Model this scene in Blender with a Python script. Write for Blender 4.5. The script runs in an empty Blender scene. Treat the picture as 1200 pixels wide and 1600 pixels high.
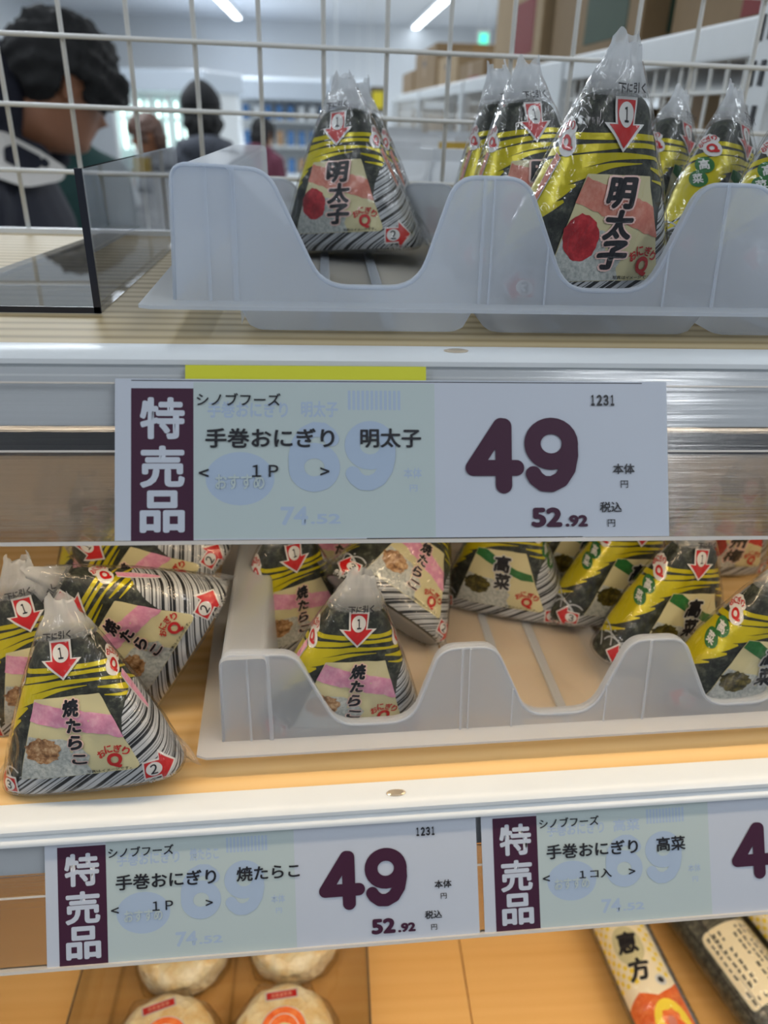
import bpy, bmesh, math, random
import numpy as np
from mathutils import Vector, Matrix, Euler
from mathutils.bvhtree import BVHTree
SC = bpy.context.scene
COL = SC.collection
R = math.radians
random.seed(7)

# ------------------------------------------------------------------ camera, world, lights, exposure
cam = bpy.data.cameras.new('camera')
cam.sensor_fit = 'VERTICAL'
cam.sensor_height = 36.0
cam.lens = 27.0
cam.clip_start, cam.clip_end = .01, 80
cam.dof.use_dof = True
cam.dof.focus_distance = .305
cam.dof.aperture_fstop = 10.0
cam_ob = bpy.data.objects.new('camera', cam)
COL.objects.link(cam_ob)
def cam_basis(yaw, pitch, roll):
    cy, sy, cp, sp, cr, sr = (math.cos(yaw), math.sin(yaw), math.cos(pitch), math.sin(pitch), math.cos(roll), math.sin(roll))
    f = Vector((sy*cp, cy*cp, -sp)); r = Vector((cy, -sy, 0)); d = f.cross(r)
    r2 = cr*r + sr*d; d2 = -sr*r + cr*d
    return Matrix((r2, -d2, -f)).transposed().to_4x4()
cam_ob.matrix_world = Matrix.Translation((0, 0, 1.40)) @ cam_basis(R(4.722), R(27.435), R(-1.827))
SC.camera = cam_ob

world = bpy.data.worlds.new('world')
SC.world = world
world.use_nodes = True
world.node_tree.nodes['Background'].inputs[0].default_value = (.70, .78, .90, 1)
world.node_tree.nodes['Background'].inputs[1].default_value = .21

def area(name, loc, rot, sx, sy, power, col):
    l = bpy.data.lights.new(name, 'AREA'); l.shape = 'RECTANGLE'; l.size, l.size_y = sx, sy
    l.energy = power; l.color = col
    o = bpy.data.objects.new(name, l); o.location = loc; o.rotation_euler = rot
    COL.objects.link(o); return o
COOL = (.89, .95, 1.0)
WARM = (1.0, .80, .55)
# the store's ceiling lines (the fittings themselves are built further down)
for lx, ly in ((-1.47, 11.5), (1.60, 11.5), (-1.47, 5.0), (1.60, 5.0), (-1.47, .9), (1.60, .9)):
    area('ceiling_line_light', (lx, ly, 2.70), (0, 0, 0), .12, 4.2, 125 if ly > 9 else 70 if ly > 3 else 13, COOL)
for lx, pw in ((.98, 15), (-2.0, 17)):
    area('aisle_line_light', (lx, -1.35, 2.70), (0, 0, 0), .12, 2.2, pw, (.92, .96, 1.0))
# the warm strips under each shelf
area('shelf_strip_light_upper', (.05, .2640, 1.2985), (R(-4), 0, 0), 1.0, .012, .8, WARM)
area('shelf_strip_light_lower', (.05, .2560, 1.0960), (R(12), 0, 0), 1.0, .012, 1.4, WARM)

SC.view_settings.view_transform = 'Standard'
SC.view_settings.look = 'None'
SC.view_settings.exposure = 0.12
SC.view_settings.gamma = 1.0
SC.view_settings.use_curve_mapping = False
SC.cycles.max_bounces = 10
SC.cycles.transparent_max_bounces = 24
SC.cycles.caustics_reflective = False
SC.cycles.caustics_refractive = False
SC.cycles.sample_clamp_indirect = 4.0

# ------------------------------------------------------------------ materials
def srgb(r, g, b):
    def f(c):
        c /= 255.0
        return c/12.92 if c <= .04045 else ((c+.055)/1.055)**2.4
    return (f(r), f(g), f(b), 1.0)
class NT:
    """small helper around a node tree"""
    def __init__(s, name):
        s.m = bpy.data.materials.new(name); s.m.use_nodes = True
        s.t = s.m.node_tree; s.t.nodes.clear()
        s.out = s.n('ShaderNodeOutputMaterial')
    def n(s, typ, **kw):
        nd = s.t.nodes.new(typ)
        for k, v in kw.items():
            if k.startswith('i_'): nd.inputs[int(k[2:])].default_value = v
            else: setattr(nd, k, v)
        return nd
    def l(s, a, b): s.t.links.new(a, b)
    def surf(s, sock): s.l(sock, s.out.inputs[0]); return s.m
    def pr(s, col=(.8, .8, .8, 1), rough=.5, **kw):
        p = s.n('ShaderNodeBsdfPrincipled')
        if isinstance(col, tuple): p.inputs['Base Color'].default_value = col
        else: s.l(col, p.inputs['Base Color'])
        p.inputs['Roughness'].default_value = rough
        for k, v in kw.items():
            i = p.inputs[k.replace('_', ' ')]
            if hasattr(v, 'node'): s.l(v, i)
            else: i.default_value = v
        return p
    def coord(s, which='Object', scale=(1, 1, 1), rot=(0, 0, 0)):
        c = s.n('ShaderNodeTexCoord'); m = s.n('ShaderNodeMapping')
        m.inputs['Scale'].default_value = scale; m.inputs['Rotation'].default_value = rot
        s.l(c.outputs[which], m.inputs[0]); return m.outputs[0]
    def noise(s, vec, scale, detail=3, rough=.5, dist=0):
        nd = s.n('ShaderNodeTexNoise'); nd.inputs['Scale'].default_value = scale
        nd.inputs['Detail'].default_value = detail; nd.inputs['Roughness'].default_value = rough
        nd.inputs['Distortion'].default_value = dist
        if vec is not None: s.l(vec, nd.inputs['Vector'])
        return nd.outputs[0]
    def ramp(s, fac, stops, interp='LINEAR'):
        r = s.n('ShaderNodeValToRGB'); r.color_ramp.interpolation = interp
        e = r.color_ramp.elements
        while len(e) < len(stops): e.new(.5)
        for el, (p, c) in zip(e, stops): el.position = p; el.color = c
        s.l(fac, r.inputs[0]); return r.outputs[0]
    def bump(s, h, strength=.3, dist=.001):
        b = s.n('ShaderNodeBump'); b.inputs['Strength'].default_value = strength
        b.inputs['Distance'].default_value = dist; s.l(h, b.inputs['Height']); return b.outputs[0]
    def mix(s, fac, a, b):
        m = s.n('ShaderNodeMixShader')
        if isinstance(fac, float): m.inputs[0].default_value = fac
        else: s.l(fac, m.inputs[0])
        s.l(a, m.inputs[1]); s.l(b, m.inputs[2]); return m.outputs[0]

_pl = {}
def plain(name, rgb, rough=.5, grain=.04, **kw):
    """single colour with a little procedural unevenness"""
    if name in _pl: return _pl[name]
    t = NT(name); c = srgb(*rgb)
    n = t.noise(t.coord('Object'), 40, 3)
    d = lambda k: tuple(min(1, x*k) for x in c[:3]) + (1,)
    col = t.ramp(n, [(.3, d(1-grain)), (.7, d(1+grain))])
    _pl[name] = t.surf(t.pr(col, rough, **kw).outputs[0]); return _pl[name]
def emit(name, rgb, s):
    t = NT(name); e = t.n('ShaderNodeEmission'); e.inputs[0].default_value = srgb(*rgb); e.inputs[1].default_value = s
    return t.surf(e.outputs[0])

def wood(name, c0, c1, c2, rough=.45, knots=False, band=.55):
    t = NT(name)
    v = t.coord('Object', (1.6, 55, 55)); v2 = t.coord('Object', (.9, 12, 12))
    n1 = t.noise(v, 1.0, 5, .6, .4); n2 = t.noise(v2, 1.0, 2, .5, 1.2)
    w = t.n('ShaderNodeTexWave'); w.bands_direction = 'Y'; w.inputs['Scale'].default_value = 32
    w.inputs['Distortion'].default_value = 3.5; w.inputs['Detail'].default_value = 2.5; w.inputs['Detail Scale'].default_value = .6
    t.l(t.coord('Object', (.12, 1, 1)), w.inputs['Vector'])
    a = t.n('ShaderNodeMath', operation='MULTIPLY'); a.inputs[1].default_value = band; t.l(w.outputs[1], a.inputs[0])
    b = t.n('ShaderNodeMath', operation='MULTIPLY_ADD'); b.inputs[1].default_value = 1.0-band; t.l(n1, b.inputs[0]); t.l(a.outputs[0], b.inputs[2])
    c = t.n('ShaderNodeMath', operation='MULTIPLY_ADD'); c.inputs[1].default_value = .25; t.l(n2, c.inputs[0]); t.l(b.outputs[0], c.inputs[2])
    col = t.ramp(c.outputs[0], [(.28, c0), (.55, c1), (.95, c2)])
    if knots:
        vo = t.n('ShaderNodeTexVoronoi'); vo.inputs['Scale'].default_value = 1.0
        t.l(t.coord('Object', (9, 26, 26)), vo.inputs['Vector'])
        k = t.ramp(vo.outputs[0], [(.035, (1, 1, 1, 1)), (.075, (0, 0, 0, 1))])
        mx = t.n('ShaderNodeMixRGB'); mx.inputs[2].default_value = srgb(120, 72, 34); t.l(k, mx.inputs[0]); t.l(col, mx.inputs[1]); col = mx.outputs[0]
    return t.surf(t.pr(col, rough, Normal=t.bump(n1, .12, .0006), **{'Specular_IOR_Level': .2}).outputs[0])
M_WOOD1 = wood('pale_pine', srgb(150, 130, 94), srgb(188, 167, 126), srgb(200, 182, 144))
M_WOOD2 = wood('warm_pine', srgb(206, 160, 100), srgb(228, 188, 128), srgb(238, 205, 150), knots=True, band=.25)
M_WOOD3 = wood('orange_pine', srgb(214, 158, 88), srgb(226, 174, 104), srgb(234, 186, 118), band=.12)
M_WHITE = plain('white_enamel', (226, 230, 232), .32, .015)
M_PAN_SHADE = plain('shade_grey_underside', (96, 100, 108), .5, .03)  # dark grey puts the shade beneath the shelf into the steel's colour
M_WHITE_R = plain('white_rail_plastic', (205, 210, 214), .38, .02)
M_WIRE = plain('white_wire', (226, 226, 222), .4, .02)

def frosted():
    t = NT('frosted_polypropylene')
    n = t.noise(t.coord('Object'), 300, 3)
    p = t.pr(srgb(226, 232, 240), .34, Normal=t.bump(n, .05, .0004))
    tr = t.n('ShaderNodeBsdfTranslucent'); tr.inputs[0].default_value = srgb(232, 237, 244)
    tp = t.n('ShaderNodeBsdfTransparent'); tp.inputs[0].default_value = (.93, .95, .98, 1)
    a = t.mix(.55, p.outputs[0], tr.outputs[0])
    return t.surf(t.mix(.36, a, tp.outputs[0]))
M_FROST = frosted()

def clear(name, tint, gloss_rough=.03, bump=None, base=.04, haze=0.0, zfade=None):
    """thin clear plastic: what lies behind it, plus the mirror of its skin"""
    t = NT(name)
    tp = t.n('ShaderNodeBsdfTransparent'); tp.inputs[0].default_value = tint
    g = t.n('ShaderNodeBsdfGlossy'); g.inputs['Roughness'].default_value = gloss_rough
    lw = t.n('ShaderNodeLayerWeight'); lw.inputs[0].default_value = .5      # same from either side of the sheet
    f = t.n('ShaderNodeMath', operation='POWER'); f.inputs[1].default_value = 4.0; t.l(lw.outputs['Facing'], f.inputs[0])
    if bump:
        kind, sc, st = bump
        v = t.coord('Object', sc)
        h = t.noise(v, 1.0, 3, .55, .8)
        if kind == 'v':      # creased film: flat facets between sharp folds
            vo = t.n('ShaderNodeTexVoronoi'); vo.inputs['Scale'].default_value = 1.4; t.l(v, vo.inputs['Vector'])
            ad = t.n('ShaderNodeMath', operation='MULTIPLY_ADD'); ad.inputs[1].default_value = .55; t.l(vo.outputs[0], ad.inputs[0]); t.l(h, ad.inputs[2]); h = ad.outputs[0]
        nb = t.bump(h, st, .004); t.l(nb, g.inputs['Normal']); t.l(nb, lw.inputs['Normal'])
    a = t.n('ShaderNodeMath', operation='ADD', use_clamp=True); a.inputs[1].default_value = base+.02; t.l(f.outputs[0], a.inputs[0])
    o = t.mix(a.outputs[0], tp.outputs[0], g.outputs[0])
    if haze:
        d = t.n('ShaderNodeBsdfTranslucent'); d.inputs[0].default_value = (.8, .83, .86, 1)
        d2 = t.n('ShaderNodeBsdfDiffuse'); d2.inputs[0].default_value = (.8, .83, .86, 1)
        hz = haze
        if zfade:            # more crimped, so milkier, towards the tip
            c = t.n('ShaderNodeTexCoord'); sp = t.n('ShaderNodeSeparateXYZ'); t.l(c.outputs['Object'], sp.inputs[0])
            mr = t.n('ShaderNodeMapRange'); mr.inputs[1].default_value, mr.inputs[2].default_value = zfade; mr.inputs[3].default_value, mr.inputs[4].default_value = .08, haze
            t.l(sp.outputs[2], mr.inputs[0]); hz = mr.outputs[0]
        o = t.mix(hz, o, t.mix(.5, d.outputs[0], d2.outputs[0]))
    return t.surf(o)
M_ACRYL = clear('clear_acrylic', (.80, .81, .83, 1), .02, base=.03)
M_ACRYL_EDGE = plain('acrylic_cut_edge', (38, 40, 50), .3, .05)
M_CLEAR_TRAY = clear('clear_pet_tray', (.93, .92, .90, 1), .06, base=.03)
M_FILM = clear('crinkled_film', (.97, .97, .97, 1), .07, ('v', (66, 66, 46), .75), base=.015)
M_TAIL = clear('crimped_film', (.95, .96, .97, 1), .12, ('n', (260, 260, 60), .9), base=.08, haze=.62, zfade=(.068, .076))
M_FIN = clear('loose_film', (.96, .96, .97, 1), .12, ('n', (150, 150, 120), .9), base=.05, haze=.12)

def rail_plastic():
    t = NT('scratched_clear_rail')
    v = t.coord('Object', (3, 420, 420)); h = t.noise(v, 1.0, 4, .7)
    nb = t.bump(h, .22, .0012)
    rf = t.n('ShaderNodeBsdfRefraction'); rf.inputs['IOR'].default_value = 1.35; rf.inputs['Roughness'].default_value = .12
    rf.inputs[0].default_value = (.93, .92, .91, 1); t.l(nb, rf.inputs['Normal'])
    tp = t.n('ShaderNodeBsdfTransparent'); tp.inputs[0].default_value = (.86, .86, .86, 1)
    g = t.n('ShaderNodeBsdfGlossy'); g.inputs['Roughness'].default_value = .16; t.l(nb, g.inputs['Normal'])
    f = t.n('ShaderNodeFresnel'); f.inputs[0].default_value = 1.45; t.l(nb, f.inputs['Normal'])
    a = t.n('ShaderNodeMath', operation='ADD', use_clamp=True); a.inputs[1].default_value = .06; t.l(f.outputs[0], a.inputs[0])
    return t.surf(t.mix(a.outputs[0], t.mix(.5, rf.outputs[0], tp.outputs[0]), g.outputs[0]))
M_RAIL = rail_plastic()
M_RAIL_TOP = clear('clear_rail_top', (.97, .97, .97, 1), .12, ('n', (3, 420, 420), .12), base=.03)
M_RAIL_EDGE = plain('rail_edge', (214, 206, 196), .25, .02)

# printed colours of the wrappers and cards
def foil(name, rgb, rough=.3):
    t = NT(name); n = t.noise(t.coord('Object'), 140, 3, .6)
    return t.surf(t.pr(srgb(*rgb), rough, Metallic=.25, Normal=t.bump(n, .3, .001)).outputs[0])
M_YEL = foil('yellow_foil_print', (200, 186, 26))
M_SILVER = plain('silver_film_back', (150, 154, 160), .42, .06, Metallic=.35)
def nori():
    t = NT('nori_sheet'); n = t.noise(t.coord('Object'), 260, 5, .7)
    col = t.ramp(n, [(.32, srgb(16, 19, 16)), (.52, srgb(42, 46, 39)), (.68, srgb(84, 88, 74))])
    return t.surf(t.pr(col, .5, Normal=t.bump(n, .3, .0008)).outputs[0])
M_NORI = nori()
def stripes():
    t = NT('bar_stripe_print')
    uv = t.n('ShaderNodeUVMap'); uv.uv_map = 'print'
    sp = t.n('ShaderNodeSeparateXYZ'); t.l(uv.outputs[0], sp.inputs[0])
    a = t.n('ShaderNodeMath', operation='MULTIPLY'); a.inputs[1].default_value = -.50; t.l(sp.outputs[0], a.inputs[0])
    b = t.n('ShaderNodeMath', operation='MULTIPLY_ADD'); b.inputs[1].default_value = .866; t.l(sp.outputs[1], b.inputs[0]); t.l(a.outputs[0], b.inputs[2])
    n = t.n('ShaderNodeTexNoise'); n.noise_dimensions = '1D'; n.inputs['Scale'].default_value = 62.0; n.inputs['Detail'].default_value = 1.5; n.inputs['Roughness'].default_value = .7
    t.l(b.outputs[0], n.inputs['W'])
    col = t.ramp(n.outputs[0], [(0, srgb(30, 31, 32)), (.475, srgb(30, 31, 32)), (.49, srgb(186, 189, 192)), (1, srgb(186, 189, 192))])
    return t.surf(t.pr(col, .38).outputs[0])
M_STRIPE = stripes()
def mottled(name, a, b, c, scale=420):
    t = NT(name); n = t.noise(t.coord('Object'), scale, 3, .7)
    col = t.ramp(n, [(.34, srgb(*a)), (.5, srgb(*b)), (.66, srgb(*c))])
    return t.surf(t.pr(col, .45).outputs[0])
M_CREAM = plain('cream_print', (210, 201, 156), .42, .02)
M_RICE = mottled('rice_print', (156, 162, 158), (186, 190, 184), (206, 208, 202), 520)
M_ROE = mottled('roe_print', (150, 18, 30), (172, 26, 36), (198, 44, 52), 300)
M_TARAKO = mottled('grilled_roe_print', (104, 66, 34), (166, 122, 80), (212, 178, 136), 330)
M_TAKANA = mottled('pickled_leaf_print', (34, 34, 14), (74, 66, 26), (120, 108, 48), 330)
M_UME = mottled('plum_print', (110, 16, 24), (140, 26, 32), (164, 44, 46), 160)
M_INK = plain('black_print', (18, 18, 26), .45, .02)
M_RED = plain('red_print', (190, 28, 28), .42, .02)
M_PWHITE = plain('white_print', (214, 213, 210), .42, .01)
M_SALMON = mottled('salmon_band_print', (202, 116, 98), (208, 126, 106), (216, 146, 126), 260)
M_PINK = mottled('pink_band_print', (214, 138, 168), (222, 150, 178), (230, 170, 190), 260)
M_GREEN = mottled('green_band_print', (34, 98, 44), (38, 106, 48), (48, 116, 58), 260)
M_CRIMSON = mottled('crimson_band_print', (180, 22, 36), (190, 28, 40), (200, 40, 50), 260)
M_OUTL = plain('pale_pink_outline', (244, 206, 196), .42, .01)
M_WAVE = plain('grey_wave_print', (176, 180, 184), .42, .02)

M_CARD = plain('white_card', (194, 200, 211), .55, .006)
M_CARD_Y = plain('yellow_card', (214, 214, 50), .55, .01)
M_MAROON = plain('maroon_ink', (60, 12, 46), .6, .01)
M_CARDINK = plain('card_black_ink', (26, 26, 34), .5, .01)
M_SHOW = plain('card_over_yellow', (184, 197, 196), .55, .006)
M_GHOST = plain('show_through_ink', (168, 185, 206), .55, .01)

# ------------------------------------------------------------------ scene helpers
def props(o, label=None, cat=None, group=None, kind=None):
    for k, v in (('label', label), ('category', cat), ('group', group), ('kind', kind)):
        if v: o[k] = v
    return o
def thing(name, label, cat, loc=(0, 0, 0), rot=(0, 0, 0), group=None):
    o = bpy.data.objects.new(name, None); COL.objects.link(o)
    o.empty_display_size = .01; o.location = loc; o.rotation_euler = rot
    return props(o, label, cat, group)
def link_mesh(name, me, parent=None, mats=None):
    o = bpy.data.objects.new(name, me); COL.objects.link(o)
    if mats:
        for m in (mats if isinstance(mats, (list, tuple)) else [mats]): me.materials.append(m)
    if parent is not None: o.parent = parent
    return o
def shade(me, smooth):
    me.polygons.foreach_set('use_smooth', [smooth]*len(me.polygons))
class MB:
    def __init__(s): s.v = []; s.f = []; s.m = []
    def add(s, vs, fs, mi=0):
        k = len(s.v); s.v += [tuple(x) for x in vs]; s.f += [tuple(i+k for i in f) for f in fs]; s.m += [mi]*len(fs); return s
    def box(s, x0, x1, y0, y1, z0, z1, mi=0, bev=0.0):
        if bev <= 0:
            vs = [(x, y, z) for z in (z0, z1) for y in (y0, y1) for x in (x0, x1)]
            return s.add(vs, [(0, 2, 3, 1), (4, 5, 7, 6), (0, 1, 5, 4), (2, 6, 7, 3), (0, 4, 6, 2), (1, 3, 7, 5)], mi)
        bm = bmesh.new(); bmesh.ops.create_cube(bm, size=1)
        for v in bm.verts:
            v.co = ((x0+x1)/2+v.co.x*(x1-x0), (y0+y1)/2+v.co.y*(y1-y0), (z0+z1)/2+v.co.z*(z1-z0))
        bmesh.ops.bevel(bm, geom=bm.edges[:], offset=bev, segments=2, profile=.6, affect='EDGES')
        bm.verts.index_update()
        s.add([v.co[:] for v in bm.verts], [[v.index for v in f.verts] for f in bm.faces], mi); bm.free(); return s
    def tube(s, pts, r, n=8, mi=0, caps=True):
        P = [Vector(p) for p in pts]; rs = r if isinstance(r, (list, tuple)) else [r]*len(P)
        vs = []; fs = []; up = None
        for i, p in enumerate(P):
            t = (P[min(i+1, len(P)-1)]-P[max(i-1, 0)]).normalized()
            if up is None: up = Vector((0, 0, 1)) if abs(t.z) < .9 else Vector((1, 0, 0))
            a = t.cross(up).normalized(); b = a.cross(t); up = b
            for k in range(n):
                th = 2*math.pi*k/n; vs.append(p+(a*math.cos(th)+b*math.sin(th))*rs[i])
        for i in range(len(P)-1):
            for k in range(n): fs.append((i*n+k, i*n+(k+1) % n, (i+1)*n+(k+1) % n, (i+1)*n+k))
        if caps: fs += [tuple(range(n))[::-1], tuple(range((len(P)-1)*n, len(P)*n))]
        return s.add(vs, fs, mi)
    def ext(s, prof, x0, x1, mi=0, closed=True):
        """extrude a (y,z) profile along x"""
        n = len(prof); vs = [(x0, y, z) for y, z in prof]+[(x1, y, z) for y, z in prof]
        fs = [(i, (i+1) % n, n+(i+1) % n, n+i) for i in range(n if closed else n-1)]
        if closed: fs += [tuple(range(n))[::-1], tuple(range(n, 2*n))]
        return s.add(vs, fs, mi)
    def lathe(s, prof, n=32, mi=0, sx=1, sy=1, c=(0, 0, 0)):
        vs = []; fs = []
        for r, z in prof:
            for k in range(n):
                th = 2*math.pi*k/n; vs.append((c[0]+r*sx*math.cos(th), c[1]+r*sy*math.sin(th), c[2]+z))
        for i in range(len(prof)-1):
            for k in range(n): fs.append((i*n+k, i*n+(k+1) % n, (i+1)*n+(k+1) % n, (i+1)*n+k))
        fs += [tuple(range(n))[::-1], tuple(range((len(prof)-1)*n, len(prof)*n))]
        return s.add(vs, fs, mi)
    def build(s, name, mats, parent=None, smooth=False, mw=None):
        me = bpy.data.meshes.new(name); me.from_pydata(s.v, [], s.f)
        o = link_mesh(name, me, parent, mats); me.polygons.foreach_set('material_index', s.m)
        shade(me, smooth); me.update()
        if mw is not None: o.matrix_world = mw
        return o
def copy_tree(o, parent=None):
    c = o.copy(); COL.objects.link(c)
    if parent is not None: c.parent = parent; c.matrix_parent_inverse = o.matrix_parent_inverse.copy()
    for ch in list(o.children): copy_tree(ch, c)
    return c
def auto_smooth(me, ang=35):
    bm = bmesh.new(); bm.from_mesh(me)
    for f in bm.faces: f.smooth = True
    for e in bm.edges: e.smooth = not (len(e.link_faces) == 2 and e.calc_face_angle(0) > R(ang))
    bm.to_mesh(me); bm.free()

# 2-D outlines ------------------------------------------------------
_tc = {}
def text2d(body, bold=0.0, shear=0.0):
    key = (body, bold, shear)
    if key not in _tc:
        c = bpy.data.curves.new('glyphs', 'FONT'); c.body = body; c.size = 1; c.offset = bold; c.shear = shear; c.resolution_u = 4
        o = bpy.data.objects.new('glyphs', c); m = bpy.data.meshes.new_from_object(o)
        v = np.array([x.co[:2] for x in m.vertices]); f = [tuple(p.vertices) for p in m.polygons]
        bpy.data.objects.remove(o); bpy.data.curves.remove(c); bpy.data.meshes.remove(m)
        _tc[key] = (v, f)
    return _tc[key]
def shmap(sh, fn):
    return [shmap(q, fn) for q in sh] if isinstance(sh, list) else (fn(sh[0]), sh[1])
def text_fit(body, cx, cy, w, h=None, bold=0.0, shear=0.0, rot=0.0):
    """text fitted to a width (and height); heavier weights are stamped from slightly shifted copies"""
    v, f = text2d(body, 0.0, shear); mn, mx = v.min(0), v.max(0)
    ext = mx-mn; k = w/(ext[0]+2*bold); kh = k if h is None else h/(ext[1]+2*bold)
    c, s = math.cos(rot), math.sin(rot); out = []
    if bold <= 0: offs = [(0, 0)]
    elif bold < .02: offs = [(-bold, -bold), (bold, bold), (bold, -bold), (-bold, bold)]
    else: offs = [(0, 0)]+[(bold*math.cos(q), bold*math.sin(q)) for q in np.linspace(0, 2*math.pi, 8, endpoint=False)]
    for ox, oy in offs:
        p = (v-(mn+mx)/2+[ox, oy])*[k, kh]
        out.append((np.c_[p[:, 0]*c-p[:, 1]*s+cx, p[:, 0]*s+p[:, 1]*c+cy], f))
    return out
def numerals(body, x0, x1, cy, h, bold=0.0):
    full = {'0': '０', '1': '１', '2': '２', '3': '３'}; n = len(body); p = (x1-x0)/n; out = []
    for i, ch in enumerate(body): out += text_fit(full[ch], x0+p*(i+.5), cy, p*(.55 if ch == '1' else .82), h, bold)
    return out
def poly(pts): return np.array(pts, float), [tuple(range(len(pts)))]
def ellipse(cx, cy, rx, ry, n=28): return poly([(cx+rx*math.cos(2*math.pi*i/n), cy+ry*math.sin(2*math.pi*i/n)) for i in range(n)])
def fillet(pts, rads, seg=6, closed=True):
    out = []; n = len(pts)
    rads = rads if isinstance(rads, (list, tuple)) else [rads]*n
    for i in range(n):
        p = np.array(pts[i], float); r = rads[i]
        if r <= 0 or (not closed and i in (0, n-1)): out.append(tuple(p)); continue
        a = np.array(pts[i-1], float)-p; b = np.array(pts[(i+1) % n], float)-p
        la, lb = np.linalg.norm(a), np.linalg.norm(b); a /= la; b /= lb
        ang = math.acos(max(-1, min(1, float(a@b)))); d = min(r/math.tan(ang/2), la*.49, lb*.49)
        p0, p1 = p+a*d, p+b*d
        for k in range(seg+1):
            t = k/seg; out.append(tuple((1-t)**2*p0+2*t*(1-t)*p+t*t*p1))
    return out
def stroke(pts, ws, n=18):
    """tapered brush stroke through the points"""
    P = np.array(pts, float); t = np.linspace(0, len(P)-1, n)
    # Catmull-Rom
    Q = np.vstack([2*P[0]-P[1], P, 2*P[-1]-P[-2]]); out = []
    for x in t:
        i = min(int(x), len(P)-2); u = x-i; a, b, c, d = Q[i], Q[i+1], Q[i+2], Q[i+3]
        out.append(.5*((2*b)+(-a+c)*u+(2*a-5*b+4*c-d)*u*u+(-a+3*b-3*c+d)*u**3))
    C = np.array(out); w = np.interp(t, np.linspace(0, len(P)-1, len(ws)), ws)
    T = np.gradient(C, axis=0); T /= np.linalg.norm(T, axis=1, keepdims=True)+1e-9; N = np.c_[-T[:, 1], T[:, 0]]
    V = np.vstack([C+N*w[:, None]/2, C-N*w[:, None]/2]); f = [(i, n+i, n+i+1, i+1) for i in range(n-1)]
    return V, f
def round_stroke(pts, w):
    """constant-width line with round ends"""
    out = []
    P = [np.array(p, float) for p in pts]
    for a, b in zip(P[:-1], P[1:]):
        d = b-a; d /= np.linalg.norm(d)+1e-9; nn = np.array([-d[1], d[0]])*w/2
        out.append((np.array([a+nn, a-nn, b-nn, b+nn]), [(0, 1, 2, 3)]))
    for p in P: out.append(ellipse(p[0], p[1], w/2, w/2, 24))
    return out
def blob(cx, cy, rx, ry, jag=.1, n=30, seed=1):
    rr = random.Random(seed)
    return poly([(cx+rx*(1+rr.uniform(-jag, jag))*math.cos(2*math.pi*i/n), cy+ry*(1+rr.uniform(-jag, jag))*math.sin(2*math.pi*i/n)) for i in range(n)])

class Print:
    """flat print: 2-D shapes stacked in thin layers, then laid on a surface"""
    def __init__(s, eps=.006): s.items = []; s.eps = eps
    def add(s, shape, mat, off):
        for i, sh in enumerate(shape if isinstance(shape, list) else [shape]): s.items.append((sh[0], sh[1], mat, off+i*s.eps))
        return s
    def build(s, name, fn, cut=None):
        mats = []; V = []; F = []; MI = []; UV = []
        for v, f, mat, off in s.items:
            if mat not in mats: mats.append(mat)
            mi = mats.index(mat)
            bm = bmesh.new(); bv = [bm.verts.new((float(x), float(y), 0)) for x, y in v]
            for q in f:
                try: bm.faces.new([bv[i] for i in q])
                except ValueError: pass
            bm.normal_update()
            bmesh.ops.triangulate(bm, faces=[q for q in bm.faces if len(q.verts) > 4], ngon_method='EAR_CLIP')
            if cut:
                mn, mx = v.min(0), v.max(0)
                for ax in (0, 1):
                    k = math.ceil(mn[ax]/cut)*cut
                    while k < mx[ax]:
                        co = [0, 0, 0]; no = [0, 0, 0]; co[ax] = k; no[ax] = 1
                        bmesh.ops.bisect_plane(bm, geom=bm.verts[:]+bm.edges[:]+bm.faces[:], plane_co=co, plane_no=no, dist=1e-5)
                        k += cut
            bm.verts.index_update()
            p = np.array([q.co[:2] for q in bm.verts]).reshape(-1, 2); k = len(V)
            V += [tuple(x) for x in fn(p[:, 0], p[:, 1], off)]; UV += [tuple(x) for x in p]
            for q in bm.faces:
                ids = [w.index for w in q.verts]
                if q.normal.z < 0: ids = ids[::-1]
                F.append(tuple(k+i for i in ids)); MI.append(mi)
            bm.free()
        me = bpy.data.meshes.new(name); me.from_pydata(V, [], F)
        for m in mats: me.materials.append(m)
        me.polygons.foreach_set('material_index', MI)
        ul = me.uv_layers.new(name='print')
        li = np.zeros(len(me.loops), int); me.loops.foreach_get('vertex_index', li)
        ul.data.foreach_set('uv', (np.array(UV)[li]*.01).ravel())
        shade(me, True); me.update(); return me

# ------------------------------------------------------------------ frames of the two upper shelves
F1 = Matrix.Translation((0, .2726, 1.325))
F2 = Matrix.Translation((.03, .2545, 1.1261)) @ Matrix.Rotation(R(1.3), 4, 'Z') @ Matrix.Rotation(R(-1.0), 4, 'Y')
Z3 = .79

# ------------------------------------------------------------------ STRUCTURE: the store room
def setting(name, mb, mat, smooth=False):
    o = mb.build(name, mat, None, smooth); o['kind'] = 'structure'; return o
M_WALL = plain('store_wall_paint', (204, 208, 212), .7, .01)
M_CEIL = plain('store_ceiling_paint', (222, 226, 232), .7, .01)
M_FLOOR = plain('store_floor_vinyl', (168, 166, 160), .35, .04)
XL, XR, YB, ZC = -4.6, 3.6, 16.0, 2.80
setting('floor', MB().box(XL, XR, -2.2, YB, -.1, 0), M_FLOOR)
setting('ceiling', MB().box(XL, XR, -2.2, YB, ZC, ZC+.1), M_CEIL)
setting('wall_back', MB().box(XL, XR, YB, YB+.1, 0, ZC), M_WALL)
setting('wall_left', MB().box(XL-.1, XL, -2.2, YB, 0, ZC), M_WALL)
setting('wall_right', MB().box(XR, XR+.1, -2.2, YB, 0, ZC), M_WALL)
setting('trim_1', MB().box(-2.2, -.55, YB-3.0, YB-.01, 0, 1.78), plain('pale_partition', (222, 230, 240), .6, .01))   # low white partition at the far end

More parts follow.
